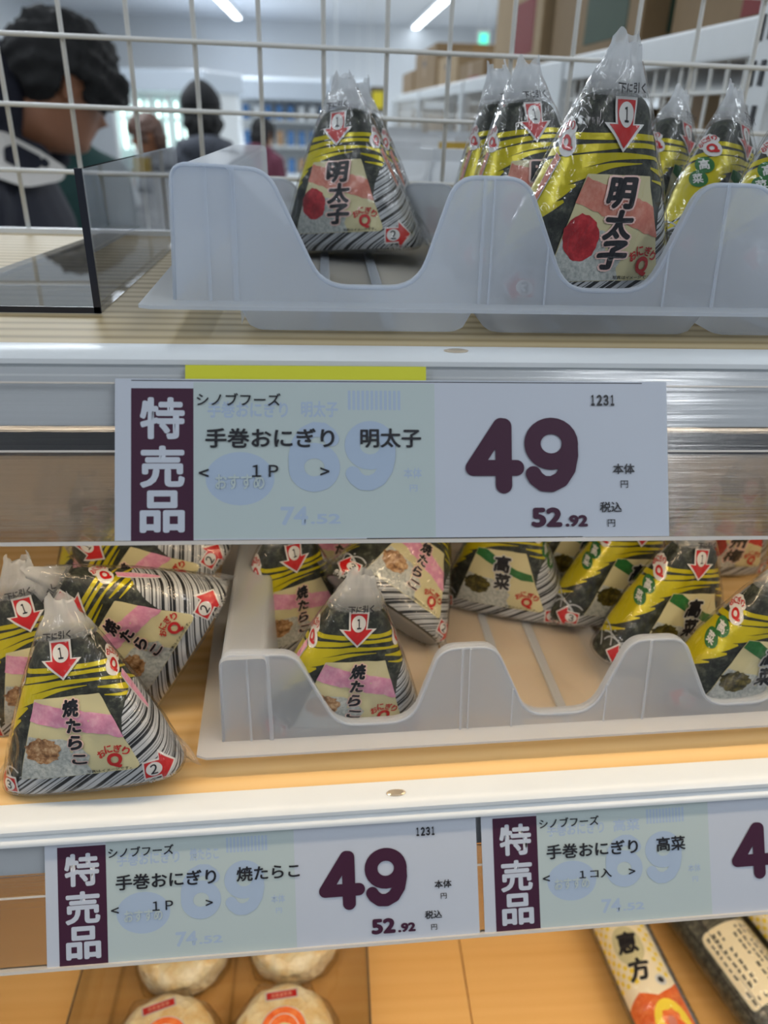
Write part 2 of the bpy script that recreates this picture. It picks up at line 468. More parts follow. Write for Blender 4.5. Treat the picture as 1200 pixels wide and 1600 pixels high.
# ------------------------------------------------------------------ gondola shelves
def lip_profile():
    return [(.004, -.0004), (0, .0004), (-.007, .0003), (-.0105, -.0004), (-.0122, -.0016), (-.0126, -.0032), (-.0112, -.0044), (-.0112, -.0052),
            (-.0138, -.0058), (-.0146, -.0066), (-.0148, -.0078), (-.004, -.019), (.004, -.019)]
KY, KZ = -.4876, -.873            # way down the sloping price rail
def rail_pt(ty, tz, t, off): return (ty+KY*t-.873*off, tz+KZ*t+.4876*off)
def strip(ty, tz, t0, t1, o0, o1): return [rail_pt(ty, tz, t0, o0), rail_pt(ty, tz, t0, o1), rail_pt(ty, tz, t1, o1), rail_pt(ty, tz, t1, o0)]
def make_shelf(name, label, mw, x0, x1, ty, tz, mwood, depth=.262):
    t = thing(name, label, 'shelf'); t.matrix_world = mw
    b = MB().box(x0, x1, .001, depth, -.017, 0).build('wood_board', mwood, t)
    l = MB().ext(lip_profile(), x0, x1).build('metal_lip', M_WHITE, t); auto_smooth(l.data, 40)
    MB().box(x0, x1, depth, depth+.006, -.02, .003).build('back_rail', M_WHITE, t)
    MB().box(x0, x1, .004, depth, -.026, -.0172).build('steel_pan', M_PAN_SHADE, t)
    MB().ext(strip(ty, tz, -.0045, .0155, -.0052, -.0034), x0, x1).build('rail_backing', M_WHITE_R, t)
    r = MB().ext(strip(ty, tz, -.0045, .0156, -.0026, -.0012), x0, x1).ext(strip(ty, tz, .0157, .0555, -.0026, -.0012), x0, x1, 1).build('price_rail', [M_RAIL_TOP, M_RAIL], t)
    e = MB()
    e.ext(strip(ty, tz, .0240, .0247, -.0012, -.0004), x0, x1)
    e.ext(strip(ty, tz, .0545, .0558, -.0026, .0016), x0, x1)
    e.ext(strip(ty, tz, .0010, .0016, -.0012, -.0005), x0, x1)
    e.build('rail_rib', M_RAIL_EDGE, r)
    m = MB().lathe([(.0034, 0), (.0036, .0004), (.0026, .0007)], 16, 0, 1.25, .55, (0, 0, 0)).build('lip_glint', plain('warm_glint', (230, 214, 190), .15, .02, Metallic=.6), l)  # pale shiny oval standing in for a warm reflection on the lip
    m.location = (.046 if mw is F1 else .0, -.0055, .0003)
    return t
make_shelf('display_shelf', 'upper pine shelf with white metal lip and clear sloping price rail', F1, -.62, .74, -.0183, -.0065, M_WOOD1)
make_shelf('display_shelf', 'middle pine shelf with knotty front edge and clear sloping price rail', F2, -.62, .70, -.0115, -.0080, M_WOOD2)
t = thing('base_shelf', 'bottom shelf of orange pine boards below the price rails', 'shelf', (0, 0, Z3))
xs = [-.75, -.335, .107, .52, .95]
for i in range(4):
    MB().box(xs[i]+.0004, xs[i+1]-.0004, .20, .528, -.018, 0, 0, .0006).build('board', M_WOOD3, t)
MB().box(-.75, .95, .20, .528, -.05, -.0185).build('steel_pan', M_WHITE, t)
MB().box(-.62, .74, .22, .528, -Z3, -.0505).build('plinth', M_WHITE, t)
t = thing('gondola_frame', 'white steel back panel and base standing behind the lower shelves', 'shelving', (0, 0, 0))
MB().box(-.62, .74, .545, .56, .0, 1.30).build('back_panel', plain('cream_steel', (232, 226, 212), .5, .01), t)
for x in (-.66, .78):
    MB().box(x-.02, x+.02, .53, .57, 0, 1.62, 0, .003).build('upright', M_WHITE, t)
for lab, mw, z in (('slim warm strip lamp under the front of the upper shelf', F1, -.0262), ('slim warm strip lamp under the front of the middle shelf', F2, -.0262)):
    t = thing('strip_lamp', lab, 'lamp'); t.matrix_world = mw @ Matrix.Translation((.03, .006 if mw is F2 else -.0046, z))
    MB().box(-.52, .52, .010, .024, -.0035, 0).build('housing', M_WHITE, t); MB().box(-.52, .52, -.0100, -.0092, -.0100, .0).build('light_shield', M_PAN_SHADE, t)  # front strip is an added shield keeping lamp light off the price rail
    MB().box(-.51, .51, .012, .022, -.0042, -.0036).build('diffuser', emit('warm_led', (255, 214, 160), 2.0), t)

# wire grid standing on the back edge of the upper shelf
t = thing('wire_grid', 'white wire grid panel standing along the back of the upper shelf', 'wire rack', (0, .541, 1.325))
for k in range(-6, 15):
    x = -.154+.0383*k
    MB().tube([(x, 0, -.004), (x, 0, .30)], .00145, 8).build('vertical_wire', M_WIRE, t, True)
for k in range(0, 8):
    z = .0365+.0366*k
    MB().tube([(-.40, -.0029, z+.002), (.40, -.0029, z-.004)], .0014, 8).build('horizontal_wire', M_WIRE, t, True)

# clear acrylic divider on the upper shelf
t = thing('acrylic_divider', 'clear acrylic divider with flat foot on the left of the upper shelf', 'divider', F1 @ Vector((-.0905, .046, .0004)))
MB().box(-.0022, 0, 0, .205, 0, .053).build('upright_pane', M_ACRYL, t)
ft = [(-.0785, 0), (-.0024, 0), (-.0024, .205), (-.0520, .205)]
MB().add([(x, y, 0) for x, y in ft]+[(x, y, .0022) for x, y in ft], [(3, 2, 1, 0), (4, 5, 6, 7), (0, 1, 5, 4), (1, 2, 6, 5), (2, 3, 7, 6), (3, 0, 4, 7)]).build('foot', M_ACRYL, t)
e = MB(); e.box(-.0025, .0003, -.0008, 0, 0, .0533); e.box(-.0785, 0, -.0008, 0, -.0001, .0023)
e.build('cut_edge', M_ACRYL_EDGE, t)

# ------------------------------------------------------------------ frosted lane trays
def make_tray(label, mw):
    t = thing('lane_tray', label, 'tray'); t.matrix_world = mw
    ZF = .0125
    pl = [(-.0550, ZF), (-.0535, .0575), (-.0205, .0560), (-.0015, .0175), (.0335, .0175), (.0465, .0553), (.0720, .0553), (.0890, .0175), (.1215, .0175),
          (.1370, .0550), (.1625, .0550), (.1795, .0175), (.2120, .0175), (.2275, .0550), (.2600, .0550), (.2610, ZF)]
    top = fillet(pl, [0, .006, .011, .015, .015, .011, .011, .015, .015, .011, .011, .015, .015, .011, .006, 0], 6, False)
    def panel(yb, lean, zmul, name, flip=1):
        mb = MB(); n = len(top); ys = lambda z: yb+(z-ZF)*lean*flip
        zz = lambda z: ZF+(z-ZF)*zmul
        th = .0052*flip
        # front sheet by columns, rolled top edge, inner sheet
        fr = [(x, ys(zz(z)), zz(z)) for x, z in top]
        for (a, b) in zip(fr[:-1], fr[1:]):
            if abs(b[0]-a[0]) < 1e-7: continue
            mb.add([(a[0], yb, ZF), (b[0], yb, ZF), b, a], [(0, 1, 2, 3)])
        mid = [(x, y+th*.5, z+.0009) for x, y, z in fr]; bk = [(x, y+th, z) for x, y, z in fr]
        for r0, r1 in ((fr, mid), (mid, bk)):
            for i in range(n-1): mb.add([r0[i], r0[i+1], r1[i+1], r1[i]], [(0, 1, 2, 3)])
        for (a, b) in zip(bk[:-1], bk[1:]):
            if abs(b[0]-a[0]) < 1e-7: continue
            mb.add([(a[0], a[1]+.002*flip, ZF-.004), (b[0], b[1]+.002*flip, ZF-.004), b, a], [(0, 1, 2, 3)])
        o = mb.build(name, M_FROST, t, True)
        MB().tube([(x, y+.0003, z+.0002) for x, y, z in fr], .0008, 6).build('rolled_rim', M_FROST, o, True)
        return o, ys
    fp, ys = panel(.0155, .14, 1.0, 'front_panel')
    for x0, x1, z1 in ((-.0335, -.0318, .0570), (-.0425, -.0415, .0570), (.0562, .0572, .0555), (.0600, .0606, .0555), (.0812, .0818, .033), (.1462, .1472, .0555), (.1270, .1276, .033)):
        y0, y1 = .0153, ys(z1)-.0002
        MB().add([(x0, y0, ZF), (x1, y0, ZF), (x1, y1, z1), (x0, y1, z1), (x0, y0-.0006, ZF), (x1, y0-.0006, ZF), (x1, y1-.0006, z1), (x0, y1-.0006, z1)],
                 [(4, 5, 6, 7), (0, 4, 7, 3), (1, 2, 6, 5), (3, 7, 6, 2)]).build('moulded_rib', M_FROST, fp)
    panel(.208, .10, .62, 'back_panel', -1)
    # flange all round
    fl = [(-.0665, .008), (-.062, .0060), (.262, .0060), (.262, .0155), (-.0555, .0155), (-.0545, .214), (-.0715, .214)]
    f = MB(); n = len(fl)
    f.add([(x, y, ZF) for x, y in fl]+[(x, y, ZF-.0013) for x, y in fl],
          [(0, 1, 2, 3, 4), (0, 4, 5, 6), (11, 10, 9, 8, 7), (13, 12, 11, 7)]+[(i, n+i, n+(i+1) % n, (i+1) % n) for i in range(n)])
    f.build('flange', M_FROST, t)
    # hollow end wall on the left
    w = MB(); y0, y1 = .0190, .206
    pr = fillet([(-.0548, ZF), (-.0533, .0572), (-.0330, .0572), (-.0318, .0030)], [0, .004, .003, 0], 5, False)
    for (xa, za), (xb, zb) in zip(pr[:-1], pr[1:]): w.add([(xa, y0, za), (xb, y0, zb), (xb, y1, zb), (xa, y1, za)], [(0, 1, 2, 3)])
    w.build('end_wall', M_FROST, t, True)
    b = [-.0335, .0570, .1475, .238]
    for i in range(3):
        x0, x1 = b[i]+.0005, b[i+1]-.0005; mb = MB()
        # inset floor tub of one lane
        up = fillet([(x0, .0162), (x1, .0162), (x1, .206), (x0, .206)], .004, 4)
        dn = fillet([(x0+.0035, .0185), (x1-.0035, .0185), (x1-.0035, .203), (x0+.0035, .203)], .006, 4)
        bt = fillet([(x0+.0055, .0200), (x1-.0055, .0200), (x1-.0055, .2015), (x0+.0055, .2015)], .006, 4)
        n = len(up); vs = [(x, y, ZF-.0014) for x, y in up]+[(x, y, .0022) for x, y in dn]+[(x, y, .0008) for x, y in bt]
        mb.add(vs, [(r*n+k, r*n+(k+1) % n, (r+1)*n+(k+1) % n, (r+1)*n+k) for r in (0, 1) for k in range(n)]+[tuple(range(2*n, 3*n))])
        o = mb.build('lane_tub', M_FROST, t); auto_smooth(o.data, 50)
        for fx in (.36, .64):
            cx = x0+(x1-x0)*fx
            MB().box(cx-.0024, cx+.0024, .024, .198, .0010, .0024, 0, .0006).build('floor_rib', M_FROST, o)
    return t
make_tray('frosted plastic lane tray with scooped front on the upper shelf', F1)
make_tray('frosted plastic lane tray with scooped front on the middle shelf', F2 @ Matrix.Translation((-.0235, .0045, .0002)))

# ------------------------------------------------------------------ rice-ball packs
NL,NS=149,481   # y 0..74 mm step .5 ; s -120..120 step .5
def prof(y):
    t=np.clip(y/74.0,0,1)
    a=38.0*(1-t**1.15)+6.5*t
    b=14.0*(1-t**2.2)+2.2*t
    e=np.clip(y/4.0,0,1); r=np.sqrt(np.clip(1-(1-e)**2,0,1))
    return a-3.0*(1-r), b-4.0*(1-r)
def pack_table():
    T=np.zeros((NL,NS,3)); th=np.linspace(0,2*np.pi,721)
    for i in range(NL):
        y=i*.5; a,b=prof(y); n=3.2
        c,s=np.sin(th),-np.cos(th)          # th=0 -> front centre (x=0,y=-b)
        x=a*np.sign(c)*np.abs(c)**(2/n); z=b*np.sign(s)*np.abs(s)**(2/n)
        d=np.r_[0,np.cumsum(np.hypot(np.diff(x),np.diff(z)))]; L=d[-1]
        sv=np.linspace(-120,120,NS)%L
        T[i,:,0]=np.interp(sv,d,x); T[i,:,1]=np.interp(sv,d,z); T[i,:,2]=y
    Y=np.arange(NL)*.5
    # soft crumple of the film so that the faces are not dead flat
    X,Z,H=T[...,0],T[...,1],T[...,2]
    w=(np.sin(X*.31+H*.17)*np.sin(H*.23-X*.11+1.3)+.6*np.sin(X*.52-H*.41+.7))*.35
    T[...,1]+=np.sign(Z)*w*np.clip(np.abs(Z)/8,0,1)*np.clip((H-2)/6,0,1)
    return T
TAB=pack_table()
DS=np.gradient(TAB,axis=1); DY=np.gradient(TAB,axis=0)
NRM=np.cross(DS,DY); NRM/=np.linalg.norm(NRM,axis=2,keepdims=True)+1e-9
def wrap(s,y,off=0.0):
    """unfolded print coordinates (mm) -> point on the pack skin (m)"""
    s=np.asarray(s,float); y=np.asarray(y,float)
    fi=np.clip(y*2,0,NL-1.001); fj=np.clip((s+120)*2,0,NS-1.001)
    i=fi.astype(int); j=fj.astype(int); u=(fi-i)[...,None]; v=(fj-j)[...,None]
    def bl(A): return A[i,j]*(1-u)*(1-v)+A[i+1,j]*u*(1-v)+A[i,j+1]*(1-u)*v+A[i+1,j+1]*u*v
    N=bl(NRM); N/=np.linalg.norm(N,axis=-1,keepdims=True)+1e-9
    return (bl(TAB)+N*np.asarray(off)[...,None])*.00107

def body_meshes():
    """nori-dark pack body (two slots: nori front, silver back), its clear film skin and crimped tail"""
    ss = np.arange(0, 240); ys = np.r_[0, .4, 1, 1.8, 2.8, 4, np.arange(6, 74.1, 2.0)]
    def ring(y, off, n=132):
        # true perimeter at this height
        a, b = prof(y); th = np.linspace(0, 2*np.pi, 721); c, s = np.sin(th), -np.cos(th)
        x = a*np.sign(c)*np.abs(c)**(2/3.2); z = b*np.sign(s)*np.abs(s)**(2/3.2)
        L = np.hypot(np.diff(x), np.diff(z)).sum(); sv = np.linspace(-L/2, L/2, n, endpoint=False)
        return sv, L, wrap(sv, np.full(n, y), np.full(n, off))
    def shell(off, cap_top):
        n = 132; V = []; F = []; MI = []
        # the rice ball itself stops short of the tip with a rounded crown; the film goes on
        lv = [(y, 1.0, 0.0) for y in ys if not cap_top or y <= 62]+([(63.5, .95, 0), (64.5, .82, .3), (64.5, .60, 1.2), (64.5, .32, 1.8)] if cap_top else [])
        for i, (y, sh, up) in enumerate(lv):
            sv, L, P = ring(y, off); P = P*[sh, sh, 1]+[0, 0, up*.00107]; V += [tuple(p) for p in P]
            if i:
                for k in range(n):
                    F.append(((i-1)*n+k, (i-1)*n+(k+1) % n, i*n+(k+1) % n, i*n+k))
                    MI.append(1 if abs(sv[k])/(L/2) > .60 and y < 63 else 0)
        c = len(V); V.append((0, 0, -.00002)); F += [(c, (k+1) % n, k) for k in range(n)]; MI += [1]*n
        if cap_top:
            c = len(V); V.append((0, 0, .0711)); o = (len(lv)-1)*n; F += [(c, o+k, o+(k+1) % n) for k in range(n)]; MI += [0]*n
        return V, F, MI
    V, F, MI = shell(0, True)
    b = bpy.data.meshes.new('pack_body'); b.from_pydata(V, [], F); b.materials.append(M_NORI); b.materials.append(M_SILVER)
    b.polygons.foreach_set('material_index', MI); shade(b, True); b.update()
    V, F, MI = shell(1.35, False)
    f = bpy.data.meshes.new('pack_film'); f.from_pydata(V, [], F[:-132]); f.materials.append(M_FILM); shade(f, True); f.update()
    # crimped tail: pinched neck then flared, crinkled end
    tails = []
    for seed in range(3):
        rr = random.Random(seed+3); n = 44; V = []; F = []
        zs = np.linspace(64.5, 80.5, 13)
        for i, z in enumerate(zs):
            u = (z-64.5)/16
            a = np.interp(u, [0, .35, .62, 1], [13.2, 9.8, 6.6, 5.0]); b_ = np.interp(u, [0, .35, .7, 1], [7.4, 5.0, 2.2, 1.0])
            for k in range(n):
                th = 2*math.pi*k/n; j = 1+(.11*math.sin(5*th+seed*2+u*3)+.08*math.sin(9*th-u*4+seed))*min(1, u*1.7)
                zz = z+(1.9*math.sin(2*th+seed)+1.0*math.sin(5*th+2*seed) if i == len(zs)-1 else 0)
                V.append((a*j*math.cos(th)*.00107+(u*u*.003*math.sin(seed*2.1)), (b_*j*math.sin(th)+.9*u*math.sin(6*math.cos(th)+seed))*.00107, zz*.00107))
            if i: F += [((i-1)*n+k, (i-1)*n+(k+1) % n, i*n+(k+1) % n, i*n+k) for k in range(n)]
        m = bpy.data.meshes.new('film_tail'); m.from_pydata(V, [], F); m.materials.append(M_TAIL); shade(m, True); m.update(); tails.append(m)
    # loose film fins at the two lower corners
    fins = []
    for sgn in (1, -1):
        V = []; F = []; nu, nv = 8, 8
        for i in range(nu+1):
            for j in range(nv+1):
                u, v = i/nu, j/nv
                x = 36.8+u*(9.5-6.0*v); z = .8+v*(17-6*u); y = 2.0*math.sin(5*u+4*v)*u+3*(v-.5)*u
                V.append((sgn*x*.00107-sgn*v*.0035, y*.00107, z*.00107))
        for i in range(nu):
            for j in range(nv): F.append((i*(nv+1)+j, (i+1)*(nv+1)+j, (i+1)*(nv+1)+j+1, i*(nv+1)+j+1))
        m = bpy.data.meshes.new('film_fin'); m.from_pydata(V, [], F); m.materials.append(M_FIN); shade(m, True); m.update(); fins.append(m)
    return b, f, tails, fins
ME_BODY, ME_FILM, ME_TAILS, ME_FINS = body_meshes()
def wfn(s, y, off): return wrap(s, y, np.full(len(s), off))

def arrow_print(cx, cy, w, ang, digit):
    p = Print(); c, s = math.cos(ang), math.sin(ang)
    def tr(sh): return shmap(sh, lambda v: np.c_[v[:, 0]*c-v[:, 1]*s+cx, v[:, 0]*s+v[:, 1]*c+cy])
    def body(k): return [(-.31-k, .56+k), (-.29-k, -.06+k*.5), (-.56-k*2.1, -.06+k*.5), (0, -.64-k*1.4), (.56+k*2.1, -.06+k*.5), (.29+k, -.06+k*.5), (.31+k, .56+k)]
    P = lambda sh: tr((sh[0]*w, sh[1]))
    p.add(P(poly(body(.07))), M_PWHITE, .78).add(P(poly(body(0))), M_RED, .92)
    p.add(P(ellipse(0, .19, .265, .315)), M_PWHITE, 1.04)
    p.add(text_fit({'1': '１', '2': '２', '3': '３'}[digit], cx-.19*w*s, cy+.19*w*c, .16*w if digit == '1' else .27*w, .38*w, .015), M_INK, 1.16)
    return p
def common_print():
    out = {}
    p = Print()      # yellow brush strokes sweeping over the shoulders
    S = [([(-34, 52), (-14, 52.6), (2, 53.3), (18, 52.6), (34, 49)], [1.2, 2.0, 1.9, 1.7, .4]),
         ([(-40, 45), (-18, 48.6), (0, 50.6), (16, 50.2), (36, 45)], [2.2, 2.5, 1.5, 1.4, .4]),
         ([(-48, 37), (-24, 43.4), (-6, 47.0), (10, 47.6), (24, 46)], [5.6, 4.8, 2.6, 1.2, .3]),
         ([(-56, 29), (-31, 36.5), (-18, 41.0), (-4, 44.6), (9, 45.6)], [7.4, 6.2, 3.6, 1.6, .2]),
         ([(-62, 22), (-38, 30), (-26, 34.5), (-17, 38.5)], [7.6, 7.0, 5.0, .8]),
         ([(-68, 14), (-44, 23), (-33, 27.5), (-21, 33.5)], [7.0, 6.6, 5.4, .8]),
         ([(-70, 8), (-50, 16.5), (-40, 20.5), (-27, 27)], [5.0, 5.2, 4.0, .5]),
         ([(-64, 6), (-52, 11.5), (-44, 14.5), (-33, 19.5)], [2.0, 3.0, 2.4, .3]),
         ([(13, 47.6), (24, 44.8), (36, 40)], [.5, 1.9, .5]), ([(13, 44.4), (24, 41.4), (40, 35)], [.6, 2.1, .6]),
         ([(15, 40.6), (26, 38.2), (36, 34)], [.4, 1.6, .4])]
    for pts, ws in S: p.add(stroke(pts, ws, 26), M_YEL, .2)
    out['brush_stripes'] = p.build('brush_stripes', wfn, 2.5)
    p = Print()
    p.add(poly([(-34, .6), (-29, 4.5), (-25.5, 9.6), (24, 9.6), (20, 24), (20.5, 31), (23, 37), (27, 41.5), (34, 40.5), (46, 34), (58, 22), (66, 8), (68, .6)]), M_STRIPE, .35)
    out['bar_panel'] = p.build('bar_panel', wfn, 2.5)
    p = Print()
    for cx, cy, r, a0, a1 in ((-37, 6, 7, 10, 150), (-40, 4, 10, 20, 120), (-33, 3, 6, 30, 160), (-46, 9, 8, 0, 130), (-52, 5, 8, 10, 150), (-30, 8, 5, 40, 180)):
        p.add(stroke([(cx+r*math.cos(R(a)), cy+r*math.sin(R(a))) for a in np.linspace(a0, a1, 7)], [.75, .75], 14), M_WAVE, .3)
    for q in ((-38, 16), (-44, 15), (-33, 14), (-50, 13)): p.add(ellipse(q[0], q[1], .5, .5, 10), M_WAVE, .3)
    out['wave_marks'] = p.build('wave_marks', wfn, 3)
    a = arrow_print(0, 57, 11.5, 0, '1'); a.add(text_fit('下に引く', .2, 66.0, 10.5, 2.8, .03), M_INK, 3.2)
    out['pull_arrow'] = a.build('pull_arrow', wfn, 2.5)
    a = arrow_print(31.5, 6.4, 10, R(90), '2'); a.add(text_fit('外側に引く', 32, -.2+1.6, 11, 2.0, .02), M_PWHITE, 1.0)
    out['right_arrow'] = a.build('right_arrow', wfn, 2.5)
    a = arrow_print(-33, 6.0, 9, R(-90), '3'); a.add(text_fit('外側に引く', -33, 1.5, 10, 1.9, .02), M_PWHITE, 1.0)
    out['left_arrow'] = a.build('left_arrow', wfn, 2.5)
    return out
COMMON = common_print()

FLAV = {'roe': ('明太子', M_SALMON, M_ROE, 'ribbon'), 'tarako': ('焼たらこ', M_PINK, M_TARAKO, 'ribbon'), 'takana': ('高菜', M_GREEN, M_TAKANA, 'oval'), 'ume': ('紀州梅', M_CRIMSON, M_UME, 'ribbon')}
def flavour_print(key):
    name, band, fill, badge = FLAV[key]; out = {}
    p = Print(); rr = random.Random(len(name))
    p.add(poly(fillet([(-25.2, 8.6), (25.2, 8.6), (13.2, 42), (-13.2, 42)], [.6, 2.2, .8, .8], 4)), M_CREAM, .5)
    if key == 'takana':
        p.add(poly([(-13.0, 41.8), (-8, 41.8), (0, 37), (9, 32), (17, 30.0), (18.6, 26.0), (12, 26.5), (2, 30), (-8, 35), (-14.4, 38)]), band, .64)
    else:
        top = [(-13.1, 41.2)]+[(x, 41-.28*(x+13)+rr.uniform(-.4, .4)) for x in np.arange(-11, 15, 2.0)]
        lo = [(x, 33-.28*(x+16.7)+rr.uniform(-.45, .45)) for x in np.arange(18.4, -15, -2.0)]+[(-16.6, 33.2)]
        p.add(poly(top+[(16.7, 32.4), (20.4, 22.8)]+lo), band, .64)
    p.add(poly([(-25.0, 8.8), (6, 8.8), (4, 13), (6, 17), (2, 21.5), (-4, 25), (-11, 25.5), (-18.2, 27)]), M_RICE, .64)
    if key in ('tarako', 'takana'): p.add(blob(-13, 20.5, 7.4, 5.6, .13, 34, 5), fill, .78)
    else: p.add(blob(-13, 22.5, 7.0, 7.4, .05, 34, 5), fill, .78)
    n = len(name); sz = {2: 9.4, 3: 9.2, 4: 6.9}[n]; pit = {2: 10.2, 3: 9.7, 4: 7.2}[n]; y0 = {2: 34.5, 3: 36.6, 4: 37.4}[n]; x0 = {2: 1.0}.get(n, 1.2)
    for i, ch in enumerate(name):
        k = sz*(.86 if ch in 'たらこ' else 1.0)
        xx = x0+.35*math.sin(i*2.3); yy = y0-pit*i
        hh = k*(.72 if ch == 'こ' else 1.04); ww = k*(1.42 if n == 3 else 1.06)
        p.add(text_fit(ch, xx, yy, ww*1.14, hh*1.13, .095, .12), M_OUTL if badge == 'ribbon' else M_PWHITE, .92)
        p.add(text_fit(ch, xx, yy, ww, hh, .048, .12), M_INK, 1.06)
    for i, ch in enumerate('おにぎり'):
        a = R(142-36*i); rx, ry = 6.0, 4.4
        p.add(text_fit(ch, 15.2+rx*math.cos(a), 14.2+ry*math.sin(a), 3.1, 3.3, .03, 0, (a-math.pi/2)*.6), M_RED, .92)
    p.add(text_fit('Q', 15.4, 13.4, 6.0, 6.6, .05), M_RED, .92)
    p.add(text_fit('写真はイメージです。', 12.4, 9.75, 18, 1.25, .01), M_INK, .92)
    out['label_print'] = p.build('label_print', wfn, 3)
    for sgn, nm in ((-1, 'left_badge'), (1, 'right_badge')):
        p = Print(); cx, cy = sgn*21.5, 51.5; tl = R(-24)*sgn
        c, s = math.cos(tl), math.sin(tl)
        def T(sh): return shmap(sh, lambda v: np.c_[v[:, 0]*c-v[:, 1]*s+cx, v[:, 0]*s+v[:, 1]*c+cy])
        p.add(T(blob(0, 2.3, 5.2, 3.4, .10, 20, 4)), M_PWHITE, .5).add(T(ellipse(-.4, -1.4, 4.0, 4.0)), M_PWHITE, .52)
        for i, ch in enumerate('おにぎり'):
            p.add(T(text_fit(ch, -3.6+2.4*i, 2.5+.9*math.sin(i*1.1), 2.3, 2.6, .03)), M_RED, .66)
        p.add(T(text_fit('Q', -.4, -1.7, 4.6, 5.0, .06)), M_RED, .70)
        ln = [(sgn*24.2, 46.2), (sgn*28.3, 39.6), (sgn*32.3, 32.6), (sgn*34.2, 29)]
        if badge == 'ribbon':
            p.add(stroke(ln, [3.2, 3.6, 3.0, 1.6], 18), M_PWHITE, .44); p.add(stroke(ln, [2.4, 2.8, 2.2, .9], 18), band, .6)
        else:
            for (ox, oy), ch in zip(((sgn*26.0, 42.4), (sgn*29.6, 36.0)), '高菜'):
                p.add(ellipse(ox, oy, 4.2, 4.0), band, .5); p.add(text_fit(ch, ox, oy, 4.6, 4.8, .03), M_PWHITE, .66)
        out[nm] = p.build(nm, wfn, 3)
    return out
FP = {k: flavour_print(k) for k in FLAV}
PART_LABEL = {'pull_arrow': 'red arrow numbered 1 at the top', 'right_arrow': 'red arrow numbered 2 at the corner', 'left_arrow': 'red arrow numbered 3 at the corner'}
def make_pack(label, flav, loc, rot, group, tail=0, fins=(1, 1)):
    t = thing('rice_ball_pack', label, 'rice ball', loc, tuple(R(a) for a in rot), group)
    link_mesh('pack_body', ME_BODY, t)
    for d in (COMMON, FP[flav]):
        for n, me in d.items():
            o = link_mesh(n, me, t)
            if n in PART_LABEL: o['label'] = PART_LABEL[n]
    link_mesh('film_skin', ME_FILM, t); link_mesh('film_tail', ME_TAILS[tail], t)
    for i in (0, 1):
        if fins[i]: link_mesh('film_fin', ME_FINS[i], t)
    return t
G1, G2 = 'rice-ball packs in the upper tray', 'rice-ball packs on the middle shelf'
PACKS = [
 ('salmon-banded rice-ball pack alone in the left lane of the upper tray', 'roe', (.0143, .4523, 1.3315), (-4.5, -6.4, -28), G1, 0, (1, 1)),
 ('salmon-banded rice-ball pack half hidden behind the one in the upper left lane', 'roe', (.021, .488, 1.3300), (-2, -4, -30), G1, 1, (1, 0)),
 ('large salmon-banded rice-ball pack at the front of the upper middle lane', 'roe', (.1045, .3205, 1.3345), (3, 1.5, 17), G1, 0, (1, 1)),
 ('rice-ball pack directly behind the large front pack of the upper middle lane', 'roe', (.1040, .4050, 1.3330), (-9, -3.6, 14), G1, 1, (0, 0)),
 ('rearmost rice-ball pack of the upper middle lane, only its left edge showing', 'roe', (.1030, .4440, 1.3330), (-9, -5.0, 15), G1, 2, (0, 0)),
 ('leaning green-badged pack just right of the large salmon pack, rearmost of three', 'takana', (.1760, .4200, 1.3330), (-10, 14, 35), G1, 1, (0, 0)),
 ('green-badged leaning pack in the upper right lane, middle of its row of three', 'takana', (.1880, .3830, 1.3330), (-10, 15, 35), G1, 2, (0, 0)),
 ('green-badged leaning pack cut by the right picture edge on the upper shelf', 'takana', (.1985, .3450, 1.3330), (-10, 16, 35), G1, 0, (0, 0)),
 ('pink-banded pack upright at the front left edge of the middle shelf', 'tarako', (-.1064, .2655, 1.1270), (-14.5, -8.0, -2.2), G2, 0, (1, 1)),
 ('pink-banded pack upright behind the front left pack, cut by the picture edge', 'tarako', (-.1310, .3120, 1.1250), (-8, -11, 8), G2, 1, (0, 0)),
 ('pink-banded pack lying on its side behind the front left pack', 'tarako', (-.0700, .3200, 1.1570), (-4, -58, 5.7), G2, 2, (1, 0)),
 ('pink-banded pack lying on its side under the big price card', 'tarako', (-.0755, .3700, 1.1550), (-4, -55, 3.4), G2, 0, (1, 0)),
 ('pink-banded pack standing at the back of the left heap', 'tarako', (-.1270, .4050, 1.1260), (-6, -8, 6), G2, 1, (0, 0)),
 ('pink-banded pack standing in the left scoop of the middle tray', 'tarako', (.0060, .2955, 1.1290), (0, 6, 9), G2, 0, (0, 1)),
 ('pink-banded pack tipped over behind the one in the scoop', 'tarako', (.0300, .3480, 1.1570), (-45, 39.6, 1.5), G2, 1, (1, 1)),
 ('pink-banded pack standing at the back of the left middle-tray lane', 'tarako', (.0010, .4180, 1.1295), (-4, 4, 12), G2, 2, (0, 0)),
 ('pink-banded pack in shadow between the frosted wall and the tipped pack', 'tarako', (-.0220, .3650, 1.1295), (4, -2, 28), G2, 1, (0, 0)),
 ('green-banded pack standing alone in the empty middle lane', 'takana', (.1094, .3900, 1.1300), (-2, -4.7, -26), G2, 0, (1, 1)),
 ('green-banded pack at the front of the right row, cut by the picture edge', 'takana', (.2075, .3000, 1.1335), (1, 9, 6), G2, 1, (0, 0)),
 ('second green-banded pack from the front of the right row', 'takana', (.1840, .3370, 1.1335), (-3, 10, 14), G2, 0, (0, 0)),
 ('third green-banded pack from the front of the right row', 'takana', (.1680, .3740, 1.1330), (-3, 9, 12), G2, 2, (0, 0)),
 ('rearmost green-banded pack of the right row', 'takana', (.1510, .4110, 1.1330), (-3, 9, 10), G2, 1, (0, 0)),
 ('crimson-banded plum pack at the far right back of the middle tray', 'ume', (.2575, .4300, 1.1340), (4, 6, 8.5), G2, 0, (0, 0)),
]
